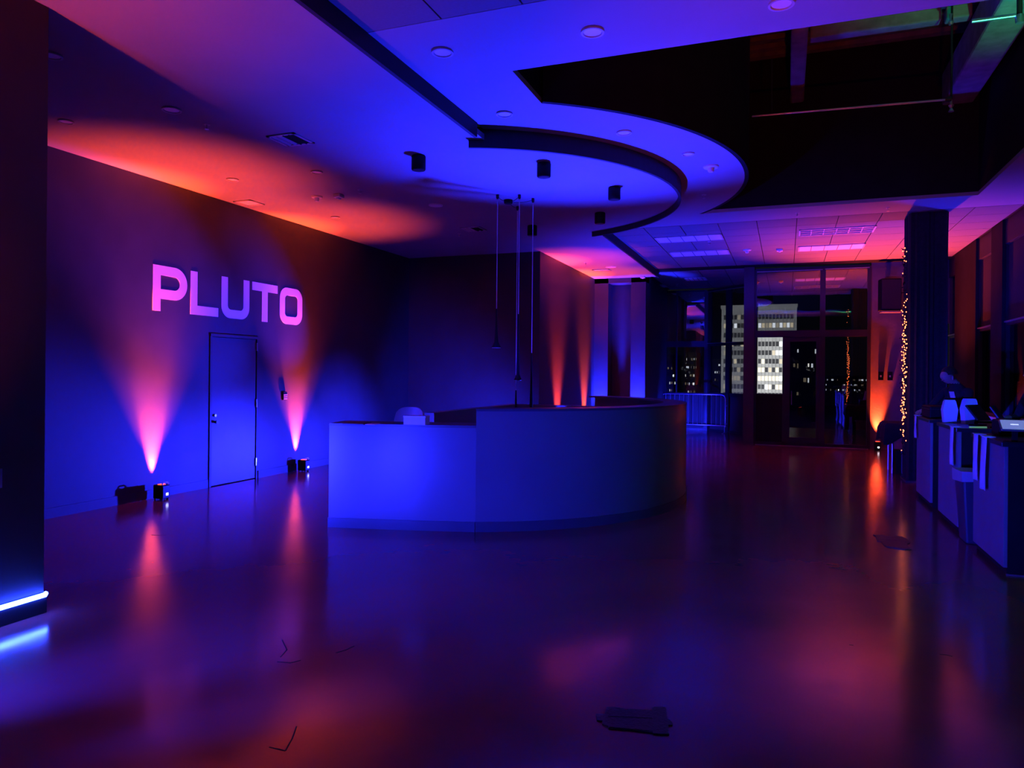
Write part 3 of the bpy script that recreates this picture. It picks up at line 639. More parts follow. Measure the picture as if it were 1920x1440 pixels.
# ================================================================== GLAZING
def pane_window(name, P0, P1, z0, zs, bars, gm, fm, label, depth=0.1):
    """glazed bay from plan point P0 to P1 with rails at heights zs and posts at fractions bars"""
    P0, P1 = Vector((*P0, 0)), Vector((*P1, 0)); d = (P1 - P0); L = d.length; d.normalize(); nrm = Vector((-d.y, d.x, 0))
    root = bpy.data.objects.new(name, None); C.objects.link(root); root.location = P0; root['kind'] = 'structure'; root['label'] = label
    for (zc, hh) in zs:
        MB().obox(d * L / 2 + Vector((0, 0, zc)), (L / 2, depth / 2, hh), d, nrm, UP).build('rail', fm, root)
    for (fr, hw) in bars:
        MB().obox(d * L * fr + Vector((0, 0, (z0 + zs[-1][0]) / 2)), (hw, depth / 2 + 0.004, (zs[-1][0] - z0) / 2), d, nrm, UP).build('post', fm, root)
    for i in range(len(zs) - 1):
        for j in range(len(bars) - 1):
            a = bars[j][0] * L + bars[j][1]; b = bars[j + 1][0] * L - bars[j + 1][1]; za = zs[i][0] + zs[i][1]; zb = zs[i + 1][0] - zs[i + 1][1]
            g = gm[i][j] if isinstance(gm, list) else gm
            if g is None or b - a < 0.02: continue
            th = 0.05 if g in (M['black'], M['frame'], M['wall'], M['blind']) else 0.006
            MB().obox(d * (a + b) / 2 + Vector((0, 0, (za + zb) / 2)), ((b - a) / 2, th / 2, (zb - za) / 2), d, nrm, UP).build('panel' if th > 0.01 else 'pane', g, root)
    return root
G, GC, K = M['glass'], M['glassclear'], M['wall']
# far windows behind the barrier (low solid wall, pane, deep rail, upper pane)
pane_window('window_1', (-3.75, YF), (-2.16, YF), 0, [(0.03, 0.03), (1.03, 0.05), (2.5, 0.085), (4.03, 0.03)], [(0.0, 0.05), (0.47, 0.02), (1.0, 0.06)], [[K, K], [G, G], [None, None]], M['frame'], 'far window with city lights behind the steel barrier')
gp = MB().box((-3.70, YF - 0.003, 2.585), (-2.22, YF + 0.003, 4.0)).build('pane', M['glassmirror'], bpy.data.objects['window_1']); gp.location = (3.75, -YF, 0)
pane_window('window_2', (-2.10, YF + 0.0), (-0.80, 20.43), 0, [(0.03, 0.03), (1.05, 0.05), (2.47, 0.035), (4.03, 0.03)], [(0.02, 0.06), (0.46, 0.075), (1.0, 0.06)], [[K, K], [G, G], [G, G]], M['frame'], 'angled far window bay beside the glass doors')
pane_window('window_3', (-0.79, 20.4), (-0.79, YS + 0.14), 0, [(0.03, 0.03), (1.05, 0.05), (2.5, 0.04), (4.03, 0.03)], [(0.0, 0.03), (0.5, 0.04), (1.0, 0.03)], G, M['frame'], 'side glazing behind the column of the glass screen')
for nm, a, b in (('rail_cap', 0, 0),):
    w2 = bpy.data.objects['window_2']; dv = Vector((1.30, -1.17, 0)); L = dv.length; dv.normalize(); nn = Vector((-dv.y, dv.x, 0))
    for z in (2.512, 3.995):
        MB().obox(dv * L / 2 + nn * -0.055 + Vector((0, 0, z)), (L / 2, 0.012, 0.008), dv, nn, UP).build('rail_cap', M['framelt'], w2)

# glazed screen with door
sc = pane_window('window_4', (-0.68, YS), (1.70, YS), 0, [(0.04, 0.04), (2.56, 0.075), (4.04, 0.03)], [(0.0, 0.03), (0.604, 0.055), (1.0, 0.035)], [[None, G], [G, G]], M['frame'], 'tall dark framed glass screen looking over the city')
MB().box((-0.65, YS - 0.03, 0.08), (-0.07, YS + 0.03, 1.17)).build('kick_panel', M['black'], sc).location = (0.68, -YS, 0)
MB().box((-0.65, YS - 0.04, 1.165), (-0.07, YS + 0.04, 1.185)).build('rail', M['frame'], sc).location = (0.68, -YS, 0)
MB().box((-0.65, YS - 0.003, 1.185), (-0.08, YS + 0.003, 2.485)).build('pane', GC, sc).location = (0.68, -YS, 0)
MB().box((-0.08, YS - 0.05, 0.0), (0.0, YS + 0.05, 2.5)).build('post', M['frame'], sc).location = (0.68, -YS, 0)
MB().box((-0.66, YS - 0.06, 0.0), (1.7, YS + 0.06, 0.012)).build('threshold', M['framelt'], sc).location = (0.68, -YS, 0)
MB().box((0.8, YS - 0.055, 3.99), (1.7, YS - 0.04, 4.012)).box((-0.65, YS - 0.055, 3.985), (0.75, YS - 0.04, 4.003)).build('rail_cap', M['framelt'], sc).location = (0.68, -YS, 0)
dr = MB().box((0.0, YS - 0.025, 0.012), (0.08, YS + 0.025, 2.49)).box((0.63, YS - 0.025, 0.012), (0.71, YS + 0.025, 2.49)).box((0.08, YS - 0.025, 0.012), (0.63, YS + 0.025, 0.20)).box((0.08, YS - 0.025, 2.38), (0.63, YS + 0.025, 2.49)).build('door_2', M['frame'])
dr['kind'] = 'structure'; dr['label'] = 'narrow glazed door in the dark glass screen'
MB().box((0.08, YS - 0.003, 0.2), (0.63, YS + 0.003, 2.38)).build('pane', G, dr)
MB().tube([(0.12, YS - 0.03, 0.95), (0.12, YS - 0.07, 0.95), (0.12, YS - 0.07, 1.25), (0.12, YS - 0.03, 1.25)], 0.01, 8).build('pull_handle', M['steel'], dr)
struct('wall_column', MB().box((-0.93, YS - 0.1, 0), (-0.70, YS + 0.13, 4.3)), M['wall'], 'dark square column at the left end of the glass screen')

# window wall on the right
mb = MB()
for a, b in ((15.22, 16.95), (13.5, 14.17), (10.9, 11.5), (8.4, 9.0), (5.5, 6.1), (2.5, 3.1), (-0.5, 0.1)): mb.box((XR - 0.06, a, 0), (XR + 0.25, b, 4.3))
struct('wall_right', mb, M['black'], 'dark window piers along the right side')
struct('trim_3', MB().box((XR - 0.02, -6, 3.72), (XR + 0.2, YS, 4.3)), M['fascia'], 'dark head beam above the right windows')
for i, (a, b) in enumerate([(16.95, 17.75), (14.17, 15.22), (11.5, 13.5), (9.0, 10.9), (6.1, 8.4), (3.1, 5.5), (0.1, 2.5)]):
    o = pane_window('window_%d' % (i + 5), (XR + 0.05, a), (XR + 0.05, b), 0, [(0.03, 0.03), (0.92, 0.04), (2.46, 0.03), (3.74, 0.03)], [(0.0, 0.02), (0.5, 0.012), (1.0, 0.02)] if b - a > 1.5 else [(0.0, 0.02), (1.0, 0.02)],
                    [[K] * 2, [M['glassdark']] * 2, [M['blind']] * 2] if b - a > 1.5 else [[K], [M['glassdark']], [G if i == 0 else M['blind']]], M['frame'],
                    ['narrow window pane at the far right corner', 'right window showing a warm lit neighbouring room', 'right window behind the bar near the picture edge'][min(i, 2)])
    MB().box((-0.085, 0.02, 2.475), (-0.045, b - a - 0.02, 2.495)).build('rail_cap', M['framelt'], o)
struct('wall_outer', MB().box((2.95, YS, 2.75), (XR + 0.2, YS + 0.12, 4.3)).box((2.95, YS, 0), (3.05, YS + 0.12, 4.3)), M['wall'])
t = thing('window_ledge', 'wooden ledge running along the right-hand windows behind the bar', 'ledge', (3.0, 14.0, 0))
MB().box((-0.12, -5.0, 0.97), (0.18, 1.2, 1.02)).build('board', M['wood'], t, bevel=0.005)
for y in (-4.5, -2.5, -0.5, 0.8): MB().box((-0.1, y - 0.03, 0), (0.12, y + 0.03, 0.97)).build('bracket', M['plastic'], t)
for px, lab in (((1858, 768), 'pale paper cup on the window ledge, left one'), ((1875, 770), 'pale paper cup on the window ledge, right one')):
    d = ray(*px); k = (1.02 - EYE) / d.z; q = d * k
    t = thing('paper_cup', lab, 'cup', (min(q.x, 3.12), q.y, 1.02), 0, 'paper cups on the window ledge')
    MB().lathe([(0.032, 0), (0.042, 0.11)], (0, 0, 0), 18).build('cup', M['paper'], t, smooth=True)
    MB().lathe([(0.044, 0.11), (0.044, 0.118), (0.036, 0.122)], (0, 0, 0), 18).build('rim', M['white'], t, smooth=True)

# ================================================================== RED WALL FITTINGS, COLUMN, TABLE
t = thing('loudspeaker', 'black loudspeaker bracketed high on the red lit wall', 'speaker', (2.07, 17.45, 3.02), 0.12)
MB().box((-0.2, -0.14, 0), (0.2, 0.16, 0.68)).build('cabinet', M['plasticb'], t, bevel=0.02)
MB().box((-0.185, -0.15, 0.03), (0.185, -0.138, 0.65)).build('grille', M['grille'], t, bevel=0.005)
MB().box((-0.04, 0.15, 0.3), (0.04, 0.3, 0.38)).build('bracket', M['plastic'], t)
MB().box((-0.2, -0.16, -0.05), (0.2, 0.0, -0.02)).build('mounting_shelf', M['framelt'], t, bevel=0.004)
for x, lab in ((1.94, 'left one of two switch plates on the red lit wall'), (2.12, 'right one of two switch plates on the red lit wall')):
    t = thing('wall_switch', lab, 'switch', (x, YS, 1.51), 0, 'switch plates on the red wall')
    MB().box((-0.05, -0.03, 0), (0.05, 0, 0.2)).build('box', M['plasticb'], t, bevel=0.004)
    MB().box((-0.05, -0.045, -0.004), (0.05, -0.028, 0.012)).build('lip', M['framelt'], t)
    MB().box((-0.015, -0.04, 0.08), (0.015, -0.028, 0.12)).build('rocker', M['white'], t)
cx0, cx1, cy0, cy1 = 1.72, 2.26, 12.4, 12.95
col = thing('draped_column', 'dark fabric wrapped column right of the glass doors', 'column', (1.99, 12.67, 0))
mb = MB(); n = 60; ring = []
for k in range(n):
    a = 2 * PI * k / n; cxx, syy = math.cos(a), math.sin(a); m_ = max(abs(cxx), abs(syy)); r = 0.27 / m_ * 0.96 + 0.012 * math.sin(k * 2.7)
    ring.append((r * cxx, r * syy))
vs = []; fs = []; zsn = [0.0, 0.5, 1.2, 2.0, 2.9, 3.6, ZH - 0.01]
for i, z in enumerate(zsn):
    for k, (x, y) in enumerate(ring):
        s = 1 + 0.012 * math.sin(k * 1.3 + i * 2.1); vs.append((x * s, y * s, z))
for i in range(len(zsn) - 1): fs += [(i * n + k, i * n + (k + 1) % n, (i + 1) * n + (k + 1) % n, (i + 1) * n + k) for k in range(n)]
fs += [tuple(range(n - 1, -1, -1)), tuple((len(zsn) - 1) * n + k for k in range(n))]
MB().add(vs, fs).build('drape', M['fabric'], col, smooth=True)
MB().box((-0.285, -0.285, 0), (0.285, 0.285, 0.03)).build('base_trim', M['wall'], col)
t = thing('fairy_lights', 'string of glowing orange fairy lights hanging down the column edge', 'string lights', (1.665, 12.38, 0.2))
cable = []; bulbs = MB(); random.seed(3)
for k in range(150):
    z = 3.35 - k * 0.0208
    cable.append((0.016 * math.sin(k * 1.9) + 0.008 * math.sin(k * 0.37), 0.016 * math.cos(k * 1.5), z))
MB().tube(cable, 0.004, 5).build('cable', M['plastic'], t)
for k, p in enumerate(cable):
    z = p[2]; dens = 0.3 if z > 2.55 else (0.75 if z > 0.75 else (0.5 if z > 0.5 else 0.0))
    if random.random() < dens or k in (140, 147):
        for q in range(2 if z < 2.2 and z > 0.6 else 1):
            c = Vector(p) + Vector((random.uniform(-.025, .025), random.uniform(-.025, .0), random.uniform(-.01, .01)))
            bulbs.lathe([(0.002, -0.009), (0.006, -0.004), (0.006, 0.004), (0.002, 0.009)], c, 6)
bulbs.build('bulbs', M['bulb'], t, kind='stuff')
lv = MB()
for k in range(160):
    p = Vector(random.choice(cable)) + Vector((random.uniform(-.035, .02), random.uniform(-.03, .03), random.uniform(-.02, .02)))
    a = Vector((random.uniform(-1, 1), random.uniform(-1, 1), random.uniform(-1, 1))).normalized() * 0.028; b = a.orthogonal().normalized() * 0.012
    lv.add([p - a, p + b, p + a, p - b], [(0, 1, 2, 3)])
lv.build('garland_leaves', M['cloth'], t, kind='stuff')

# table with black stretch cloth beside the column
t = thing('cocktail_table', 'table under a black draped cloth left of the column', 'table', (1.94, 13.75, 0))
MB().box((-0.38, -0.35, 0.79), (0.4, 0.35, 0.82)).build('tabletop', M['plastic'], t)
for sx in (-1, 1):
    for sy in (-1, 1): MB().tube([(sx * 0.28, sy * 0.25, 0), (sx * 0.28, sy * 0.25, 0.8)], 0.018).build('leg', M['steel'], t)
vs = []; fs = []; n = 64
def sq(a, r): 
    c_, s_ = math.cos(a), math.sin(a); m_ = max(abs(c_), abs(s_)); return (r * c_ / m_, r * s_ / m_)
for i, (r, z) in enumerate([(0.0, 0.83), (0.37, 0.83), (0.40, 0.80), (0.42, 0.72), (0.44, 0.63)]):
    for k in range(n):
        a = 2 * PI * k / n; x, y = sq(a, r); dz = (0.14 * abs(math.sin(2 * a)) ** 3 - 0.02 * math.sin(9 * a)) if i == 4 else 0
        f = 1 + (0.05 * math.sin(11 * a) if i >= 3 else 0); vs.append((x * f, y * f * 0.92, z - dz))
for i in range(4): fs += [(i * n + k, i * n + (k + 1) % n, (i + 1) * n + (k + 1) % n, (i + 1) * n + k) for k in range(n)]
cl = MB().add(vs, fs).build('tablecloth', M['cloth'], smooth=True); cl.location = (1.94, 13.75, 0)
sm = cl.modifiers.new('t', 'SOLIDIFY'); sm.thickness = 0.006; sm.offset = 1
tag(cl, 'black cloth draped over the table left of the column', 'tablecloth')
t = thing('cardboard_carton', 'dark carton standing on the draped table beside the column', 'box', (2.02, 13.7, 0.84))
MB().box((-0.16, -0.12, 0), (0.16, 0.12, 0.12)).build('carton', M['plasticb'], t, bevel=0.003)
MB().box((-0.165, -0.125, 0.10), (0.165, 0.125, 0.125)).build('lid', M['plastic'], t)
t = thing('paper_bag', 'white folded paper bag on top of the dark carton', 'bag', (2.05, 13.68, 0.966))
MB().add([(-0.09, -0.06, 0), (0.09, -0.06, 0), (0.09, 0.06, 0), (-0.09, 0.06, 0), (-0.05, -0.05, 0.22), (0.09, -0.05, 0.24), (0.09, 0.05, 0.24), (-0.05, 0.05, 0.22)],
         [(0, 3, 2, 1), (4, 5, 6, 7), (0, 1, 5, 4), (1, 2, 6, 5), (2, 3, 7, 6), (3, 0, 4, 7)]).build('bag', M['paper'], t)
MB().box((-0.05, -0.055, 0.19), (0.09, -0.045, 0.25)).build('folded_top', M['white'], t)
t = thing('storage_box', 'pale storage box with a dark side under the draped table', 'box', (1.93, 13.62, 0))
MB().box((-0.14, -0.15, 0), (0.22, 0.15, 0.40)).build('bin', M['bar'], t, bevel=0.01)
MB().box((-0.22, -0.14, 0.0), (-0.145, 0.15, 0.38)).build('side_flap', M['plasticb'], t)

# ================================================================== BAR
XB = 1.66
def bar_unit(y0, y1, label):
    t = thing('bar_counter', label, 'bar counter', (XB, (y0 + y1) / 2, 0), 0, 'bar counters along the right'); h_ = (y1 - y0) / 2
    MB().box((0.0, -h_, 0.06), (0.03, h_, 1.04)).build('front_panel', M['bar'], t, bevel=0.003)
    MB().box((0.03, -h_, 0.06), (0.62, -h_ + 0.03, 1.04)).build('side_panel', M['black'], t)
    MB().box((0.03, h_ - 0.03, 0.06), (0.62, h_, 1.04)).build('side_panel', M['black'], t)
    MB().box((-0.02, -h_ - 0.015, 1.04), (0.66, h_ + 0.015, 1.08)).build('top', M['bartop'], t, bevel=0.004)
    MB().box((0.03, -h_ + 0.02, 0.0), (0.6, h_ - 0.02, 0.06)).build('plinth', M['black'], t)
    MB().box((0.03, -h_ + 0.03, 0.5), (0.6, h_ - 0.03, 0.53)).build('shelf', M['black'], t)
    return t
b1 = bar_unit(6.92, 7.94, 'nearest bar counter with two white towels on its front')
b2 = bar_unit(8.6, 9.62, 'middle bar counter carrying the tablet tills')
b3 = bar_unit(10.13, 11.12, 'farthest bar counter beside the column')
MB().box((0.02, -0.52, 0.0), (0.62, -0.505, 0.012)).build('pale_base_strip', M['framelt'], b1)  # thin pale strip along the foot of the near end
def towel(y, ztop, ln, wd, tw, label):
    t = thing('bar_towel', label, 'towel', (XB - 0.025, y, 1.08), 0, 'white towels hung over the bar fronts')
    vs = []; fs = []; nj = 10
    for j in range(nj + 1):
        s = j / nj; z = 0.006 - s * ln
        for i in range(5):
            u = (i / 4 - 0.5) * wd * (1 + 0.2 * s); vs.append((-0.012 - 0.012 * math.sin(i * 2 + s * 3) * s, u + tw * s, z))
    for j in range(nj):
        for i in range(4): a = j * 5 + i; fs.append((a, a + 1, a + 6, a + 5))
    o = MB().add(vs, fs).build('hanging_end', M['paper'], t, smooth=True); q = o.modifiers.new('s', 'SOLIDIFY'); q.thickness = 0.006
    MB().box((-0.02, -wd / 2, 0.002), (0.06, wd / 2, 0.01)).build('folded_end', M['paper'], t)
towel(7.70, 1.08, 0.42, 0.15, 0.02, 'white towel on the nearest bar counter, left one'); towel(7.40, 1.08, 0.47, 0.17, -0.06 + 0.12, 'white towel on the nearest bar counter, right one')
towel(8.72, 1.08, 0.40, 0.14, 0.02, 'white towel on the middle bar counter front'); towel(11.0, 1.08, 0.30, 0.11, 0.0, 'white towel on the farthest bar counter front')
# swing-top bin between the counters
t = thing('trash_bin', 'tall grey trash bin with a pale liner between the bar counters', 'bin', (1.76, 8.22, 0))
mb = MB(); mb.add([(-0.13, -0.15, 0), (0.13, -0.15, 0), (0.13, 0.15, 0), (-0.13, 0.15, 0), (-0.17, -0.2, 0.66), (0.17, -0.2, 0.66), (0.17, 0.2, 0.66), (-0.17, 0.2, 0.66)],
                  [(0, 3, 2, 1), (4, 5, 6, 7), (0, 1, 5, 4), (1, 2, 6, 5), (2, 3, 7, 6), (3, 0, 4, 7)]); mb.build('body', M['bin'], t, bevel=0.02)
MB().add([(-0.18, -0.21, 0.60), (0.18, -0.21, 0.62), (0.18, 0.21, 0.60), (-0.18, 0.21, 0.57), (-0.185, -0.215, 0.70), (0.185, -0.215, 0.70), (0.185, 0.215, 0.70), (-0.185, 0.215, 0.69)],
         [(0, 1, 5, 4), (1, 2, 6, 5), (2, 3, 7, 6), (3, 0, 4, 7), (4, 5, 6, 7)]).build('liner', M['liner'], t)
t = thing('bottle_crate', 'dark green crate stacked in the gap between the bar counters', 'crate', (1.98, 8.27, 0))
CR = mat('green_crate_plastic', (0.02, 0.035, 0.03), 0.6, var=0.1)
for k in range(3): MB().box((0.05, -0.28, 0.01 + 0.34 * k), (0.4, 0.28, 0.33 + 0.34 * k)).build('tier', CR, t, bevel=0.01)

def tablet(loc, rz, tilt, label, screen='plastic', text=False, wd=0.27, ht=0.2):
    t = thing('pos_tablet', label, 'tablet', loc, rz, 'tablet tills on the bar')
    MB().box((-0.07, -0.06, 0), (0.07, 0.06, 0.015)).build('base', M['plasticb'], t, bevel=0.004)
    MB().bar((0, 0.02, 0.012), (0, 0.0, 0.12), 0.04, 0.02).build('stand', M['plasticb'], t)
    ax = Vector((1, 0, 0)); ay = Vector((0, math.cos(tilt), math.sin(tilt))); az = ax.cross(ay)
    c = Vector((0, 0, 0.14))
    MB().obox(c, (wd / 2, ht / 2, 0.009), ax, ay, az).build('shell', M['framelt'] if text else M['plastic'], t, bevel=0.004)
    s = MB().obox(c + az * 0.0095, (wd / 2 - 0.008, ht / 2 - 0.008, 0.0012), ax, ay, az).build('screen', M[screen], t)
    if text:
        mb = MB(); x = -0.03
        for k, (wk, hk) in enumerate([(0.010, 0.007), (0.006, 0.010), (0.010, 0.008), (0.010, 0.008), (0.009, 0.008)]):
            mb.obox(c + az * 0.011 + ax * (x + wk / 2), (wk / 2, hk, 0.0006), ax, ay, az); x += wk + 0.002
        mb.build('screen_lettering', M['screentext'], s)
    return t
tablet((1.95, 9.15, 1.08), 0.9, 0.9, 'black tilted tablet till on the middle counter, left one'); tablet((2.05, 8.78, 1.08), 1.2, 1.0, 'black tilted tablet till on the middle counter, right one')
MBs = tag(MB().box((-0.09, -0.008, 0), (0.09, 0.008, 0.012)).build('light_stick', M['greenled']), 'thin pale green light strip on the middle bar counter', 'light strip'); MBs.location = (1.86, 8.72, 1.081); MBs.rotation_euler = (0, 0, 0.4)
tp = atz(1903, 803, 1.2)
tablet((tp.x, tp.y, 1.08), -0.1, 0.42, 'silver tablet with a glowing pale blue screen on the nearest counter', 'screen', True, 0.20, 0.17)
t = thing('receipt_printer', 'black receipt printer on the nearest counter beside the glowing tablet', 'printer', (1.88, 7.72, 1.08))
MB().box((-0.1, -0.13, 0), (0.12, 0.13, 0.14)).build('body', M['plasticb'], t, bevel=0.015); MB().box((-0.06, -0.1, 0.138), (0.04, 0.1, 0.15)).build('paper_slot', M['plastic'], t, bevel=0.004)
t = thing('cash_box', 'black cash box on the farthest bar counter', 'box', (1.86, 10.72, 1.08))
MB().box((-0.16, -0.3, 0), (0.16, 0.3, 0.15)).build('case', M['plasticb'], t, bevel=0.012); MB().box((-0.165, -0.305, 0.11), (0.165, 0.305, 0.118)).build('lid_seam', M['plastic'], t)
for k, (x, y, hh, lab) in enumerate(((1.75, 9.53, 0.25, 'white cup carton at the far end of the middle counter, left one'), (1.93, 9.45, 0.27, 'white cup carton on the middle counter behind the tablets, right one'))):
    t = thing('cup_carton', lab, 'carton', (x, y, 1.08), 0.2 * k, 'white cartons by the tills')
    MB().add([(-0.06, -0.06, 0), (0.06, -0.06, 0), (0.06, 0.06, 0), (-0.06, 0.06, 0), (-0.075, -0.065, hh * 0.6), (0.075, -0.065, hh * 0.6), (0.075, 0.065, hh * 0.6), (-0.075, 0.065, hh * 0.6), (-0.055, -0.05, hh), (0.055, -0.05, hh), (0.055, 0.05, hh), (-0.055, 0.05, hh)],
             [(0, 3, 2, 1), (0, 1, 5, 4), (1, 2, 6, 5), (2, 3, 7, 6), (3, 0, 4, 7), (4, 5, 9, 8), (5, 6, 10, 9), (6, 7, 11, 10), (7, 4, 8, 11), (8, 9, 10, 11)]).build('carton', M['white'], t)
    MB().box((-0.05, -0.045, hh - 0.002), (0.05, 0.045, hh + 0.012)).build('lid', M['paper'], t)

# ---- people behind the bar
def person(name, loc, rz, label, lean, armpts, headtilt):
    t = thing(name, label, 'person', loc, rz)
    V = []; E = []; Rr = []
    def add(p, r, par=None):
        V.append(Vector(p)); Rr.append(r); 
        if par is not None: E.append((par, len(V) - 1))
        return len(V) - 1
    pel = add((0, 0, 0.96), (0.16, 0.12))
    ch = []
    wst = add((0, -0.02 - lean * 0.25, 1.12), (0.15, 0.105), pel); chs = add((0, -0.02 - lean * 0.7, 1.32), (0.18, 0.115), wst); nb = add((0, -0.01 - lean, 1.47), (0.085, 0.075), chs)
    nk = add((0, -0.03 - lean * 1.15, 1.54), (0.055, 0.055), nb)
    hd = add((0, -0.06 - lean * 1.3 - headtilt * 0.05, 1.64 - headtilt * 0.05), (0.078, 0.095), nk); tp_ = add((0, -0.08 - lean * 1.3 - headtilt * 0.12, 1.74 - headtilt * 0.06), (0.07, 0.085), hd)
    for s, (el, wr) in zip((-1, 1), armpts):
        sh = add((s * 0.19, -lean * 0.95, 1.42), (0.07, 0.065), chs); e = add(el, (0.045, 0.045), sh); w_ = add(wr, (0.03, 0.03), e)
        dv = (Vector(wr) - Vector(el)).normalized(); sd = dv.cross(Vector((0, 0, 1))).normalized(); pm = add(Vector(wr) + dv * 0.06, (0.035, 0.018), w_)
        for q, ln in zip((-1.5, -0.5, 0.5, 1.5), (0.065, 0.08, 0.085, 0.07)):
            k1 = add(Vector(wr) + dv * 0.10 + sd * 0.017 * q, (0.009, 0.009), pm); add(Vector(wr) + dv * (0.10 + ln) + sd * 0.018 * q + Vector((0, 0, -0.035)), (0.008, 0.008), k1)
        k1 = add(Vector(wr) + dv * 0.045 - sd * s * 0.05, (0.010, 0.010), pm); add(Vector(wr) + dv * 0.09 - sd * s * 0.06 + Vector((0, 0, -0.02)), (0.008, 0.008), k1)
        hp = add((s * 0.1, 0, 0.88), (0.095, 0.1), pel); kn = add((s * 0.11, -0.03, 0.49), (0.06, 0.065), hp); ak = add((s * 0.11, 0.0, 0.09), (0.042, 0.045), kn); add((s * 0.12, -0.17, 0.035), (0.04, 0.035), ak)
    me = bpy.data.meshes.new('body'); me.from_pydata(V, E, []); o = bpy.data.objects.new('tmp', me); C.objects.link(o)
    sk = o.modifiers.new('skin', 'SKIN'); 
    for i, sv in enumerate(me.skin_vertices[0].data): sv.radius = Rr[i]; sv.use_root = (i == 0)
    sk.use_smooth_shade = True; ss = o.modifiers.new('sub', 'SUBSURF'); ss.levels = 2; ss.render_levels = 2
    me2 = bpy.data.meshes.new_from_object(o.evaluated_get(bpy.context.evaluated_depsgraph_get())); bpy.data.objects.remove(o)
    me2.materials.clear(); me2.materials.append(M['cloth']); me2.materials.append(M['skin'])
    wrs = [Vector(a[1]) for a in armpts]
    for p in me2.polygons:
        c = p.center; p.use_smooth = True
        if c.z > 1.515 or any((c - w_).length < 0.2 and (c - w_).dot((w_ - Vector(a[0])).normalized()) > -0.02 for w_, a in zip(wrs, armpts)): p.material_index = 1
    b = bpy.data.objects.new('body', me2); C.objects.link(b); b.parent = t
    H = V[hd]
    hm = MB(); n = 16; prof = []
    for i in range(9):
        a = PI * i / 16
        prof.append((0.098 * math.cos(a) + 0.004, 0.115 * math.sin(a)))
    hm.lathe(prof, (0, 0, 0), 18); hr = hm.build('hair', M['hair'], t, smooth=True); hr.location = H + Vector((0, 0.025, 0.05)); hr.rotation_euler = (0.35 * headtilt - 0.25, 0, 0); hr.scale = (0.95, 1.08, 1)
    f = H + Vector((0, -0.095, 0.01))
    MB().add([f + Vector(q) for q in [(-0.014, 0, -0.02), (0.014, 0, -0.02), (0, -0.028, -0.018), (0, 0.002, 0.025)]], [(0, 2, 1), (0, 3, 2), (1, 2, 3), (0, 1, 3)]).build('nose', M['skin'], t, smooth=True)
    for s in (-1, 1):
        MB().lathe([(0.003, -0.007), (0.010, 0), (0.003, 0.007)], f + Vector((s * 0.032, 0.012, 0.022)), 10).build('eye', M['eyem'], t, smooth=True)
        MB().lathe([(0.006, -0.03), (0.014, 0), (0.008, 0.03)], H + Vector((s * 0.082, 0.0, 0.0)), 8).build('ear', M['skin'], t, smooth=True)
    MB().box(f + Vector((-0.024, 0.0, -0.052)), f + Vector((0.024, 0.012, -0.042))).build('mouth', M['lipm'], t, bevel=0.003)
    return t
person('person', (2.36, 11.75, 0), -0.95, 'person in dark clothes bending over the far end of the bar', 0.16, (((-0.30, -0.30, 1.18), (-0.22, -0.52, 1.13)), ((0.30, -0.30, 1.18), (0.20, -0.50, 1.13))), 1.0)
t = tag(MB().box((-0.04, -0.005, -0.045), (0.04, 0.0, 0.045)).build('name_badge', M['white']), 'white badge on the chest of the person at the bar end', 'badge'); t.location = (2.16, 11.58, 1.36); t.rotation_euler = (0.3, 0, -0.95)
person('person', (2.60, 9.25, 0), -1.2, 'person in black standing behind the bar at the right picture edge', 0.05, (((-0.28, -0.12, 1.16), (-0.22, -0.26, 1.16)), ((0.28, -0.12, 1.16), (0.2, -0.26, 1.16))), 0.2)

# ================================================================== CROWD BARRIER
p0, p1 = atz(1360, 812, 0), Vector((-3.35, 21.05, 0)); dv = (p1 - p0).normalized()
t = thing('crowd_barrier', 'galvanised steel crowd control barrier in front of the far windows', 'barrier', p0, math.atan2(dv.y, dv.x)); L = (p1 - p0).length
MB().tube([(0, 0, 0.16), (0, 0, 0.95), (0.03, 0, 1.03), (0.11, 0, 1.06), (L - 0.11, 0, 1.06), (L - 0.03, 0, 1.03), (L, 0, 0.95), (L, 0, 0.16)], 0.019, 10).build('frame', M['chrome'], t, smooth=True)
MB().tube([(0, 0, 0.2), (L, 0, 0.2)], 0.017, 10).build('bottom_rail', M['chrome'], t, smooth=True)
nb = int(L / 0.125)
for k in range(1, nb): MB().tube([(L * k / nb, 0, 0.2), (L * k / nb, 0, 1.06)], 0.008, 8).build('bar', M['chrome'], t, smooth=True)
for x in (0.02, L - 0.02):
    MB().box((x - 0.025, -0.3, 0), (x + 0.025, 0.3, 0.012)).build('foot', M['chrome'], t); MB().tube([(x, 0, 0.01), (x, 0, 0.2)], 0.016, 8).build('foot_post', M['chrome'], t)
for z in (0.75, 0.25): MB().tube([(-0.04, 0, z), (-0.02, 0, z), (0, 0, z)], 0.015, 8).build('hook', M['chrome'], t)

